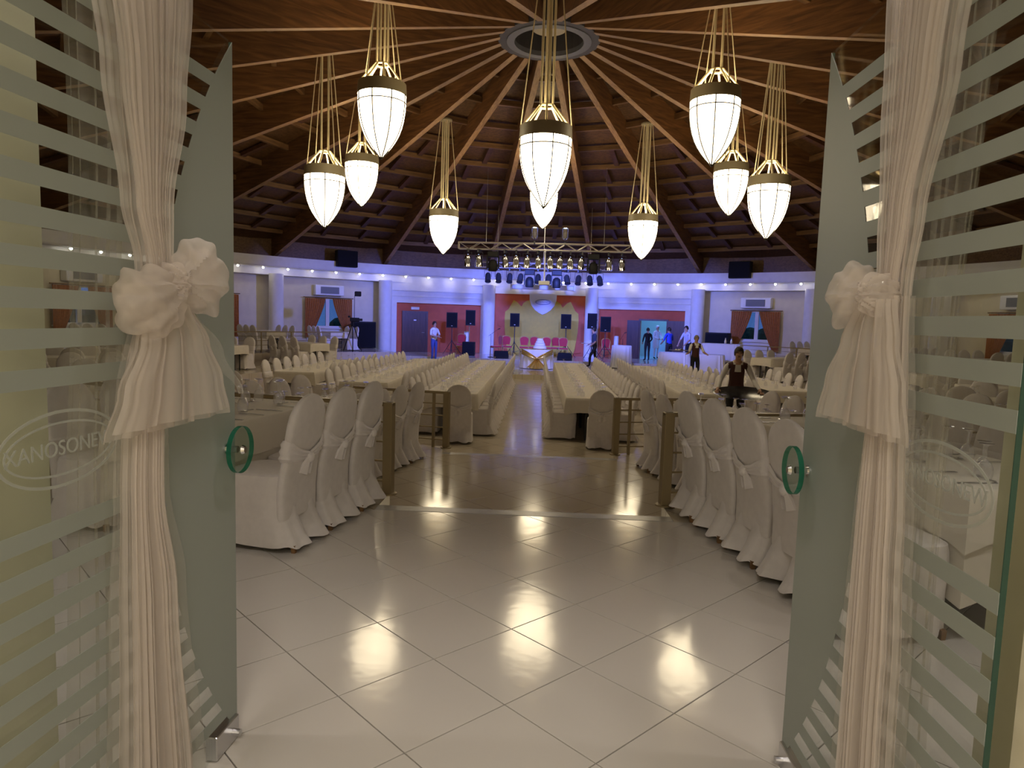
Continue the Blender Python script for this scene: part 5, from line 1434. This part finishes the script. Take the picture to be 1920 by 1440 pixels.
# waiter walking with a tray, right of the rows
wl_ = (5.50, 24.25, Z_LOW)
J = dict(STAND, l_el=(-0.30, 0.06, 1.17), l_wr=(-0.44, 0.26, 1.12), r_el=(0.27, -0.06, 1.13), r_wr=(0.27, 0.02, 0.88), nod=0.2, l_kn=(-0.09, 0.06, 0.49), r_an=(0.10, -0.06, 0.08))
person('bald waiter in white shirt and dark waistcoat carrying a tray', wl_, PI+0.25, dict(J, l_el=(-0.24, 0.16, 1.14), l_wr=(-0.20, 0.42, 1.10), r_el=(0.30, 0.10, 1.12), r_wr=(0.46, 0.30, 1.10)), dict(shirt='shirt_white', legs='trousers_black', vest='vest_maroon', short=True), 'hair_grey', 1.70, vest=True)
tray((wl_[0]-0.62, wl_[1]-0.20, Z_LOW+1.17), 0.3, 0.36, 0.25, 'oval tray of snacks carried by the bald waiter')
# waiter leaning over a table with a big dark tray, near right
wp = (3.62, 12.6, Z_LOW)
person('young dark-haired waiter in waistcoat bending over a large tray', wp, PI-0.15, dict(STAND, lean=0.16, nod=1.0, l_el=(-0.29, 0.12, 1.12), l_wr=(-0.36, 0.40, 0.98), r_el=(0.29, 0.12, 1.12), r_wr=(0.36, 0.40, 0.98)), dict(shirt='shirt_white', legs='trousers_black', vest='vest_maroon'), 'hair_dark', 1.70, vest=True)
tray((3.60, 12.10, Z_LOW+0.90), -0.15, 0.52, 0.24, 'large dark tray held by the bending waiter', 'black_gloss', food=False, tilt_=R(24))
# woman striding along the stage with a plate
wp = (2.33, 28.6, Z_PLAT)
person('person in navy shirt and black trousers striding past the stage with a plate', wp, PI/2+0.15, dict(STRIDE, lean=0.10, l_el=(-0.26, 0.02, 1.14), l_wr=(-0.24, 0.20, 0.98), r_el=(0.26, -0.05, 1.13), r_wr=(0.26, 0.18, 1.0)), dict(shirt='shirt_navy', legs='trousers_black', short=True), 'hair_dark', 1.66)
tray((1.95, 28.40, Z_PLAT+1.0), 0.1, 0.22, 0.16, 'white plate in the hand of the striding person', 'icing', food=False)
# man in white shirt by the brown door
person('man in white shirt and blue jeans standing by the brown door with folded arms', (-4.45, 29.05, Z_PLAT), PI+0.9, dict(STAND, l_el=(-0.26, 0.06, 1.14), l_wr=(-0.02, 0.24, 1.12), r_el=(0.26, 0.06, 1.14), r_wr=(0.02, 0.26, 1.08)), dict(shirt='shirt_white', legs='trousers_blue', short=True), 'hair_dark', 1.70)
# group at the kitchen door
person('man in bright blue shirt seen from behind at the serving table', (5.62, 29.75, Z_STAGE), 0.5, dict(STAND, lean=0.12, l_el=(-0.26, 0.10, 1.12), l_wr=(-0.20, 0.32, 1.0), r_el=(0.26, 0.1, 1.12), r_wr=(0.2, 0.32, 1.0)), dict(shirt='shirt_blue', legs='trousers_black', short=True), 'hair_dark', 1.56)
person('person in pale lilac shirt bending over the serving table', (6.35, 29.3, Z_STAGE), PI/2+0.6, dict(STAND, lean=0.35, l_el=(-0.26, 0.25, 1.10), l_wr=(-0.20, 0.42, 0.92), r_el=(0.26, 0.25, 1.10), r_wr=(0.2, 0.42, 0.92)), dict(shirt='shirt_lilac', legs='trousers_black', short=True), 'hair_dark', 1.68)
person('dark-dressed person standing in the kitchen doorway', (5.02, 31.9, Z_STAGE), 0.3, dict(STAND, l_el=(-0.25, 0.0, 1.14), l_wr=(-0.2, 0.16, 0.98), r_el=(0.25, 0.0, 1.14), r_wr=(0.2, 0.16, 0.98)), dict(shirt='black', legs='trousers_black'), 'hair_dark', 1.50)
person('cook in pale clothes working inside the blue-lit kitchen', (5.75, 33.9, Z_STAGE), PI+0.5, dict(STAND, lean=0.1, l_el=(-0.26, 0.12, 1.14), l_wr=(-0.12, 0.34, 1.05), r_el=(0.26, 0.12, 1.14), r_wr=(0.12, 0.34, 1.05)), dict(shirt='apron_white', legs='apron_white'), 'apron_white', 1.62, apron=True)
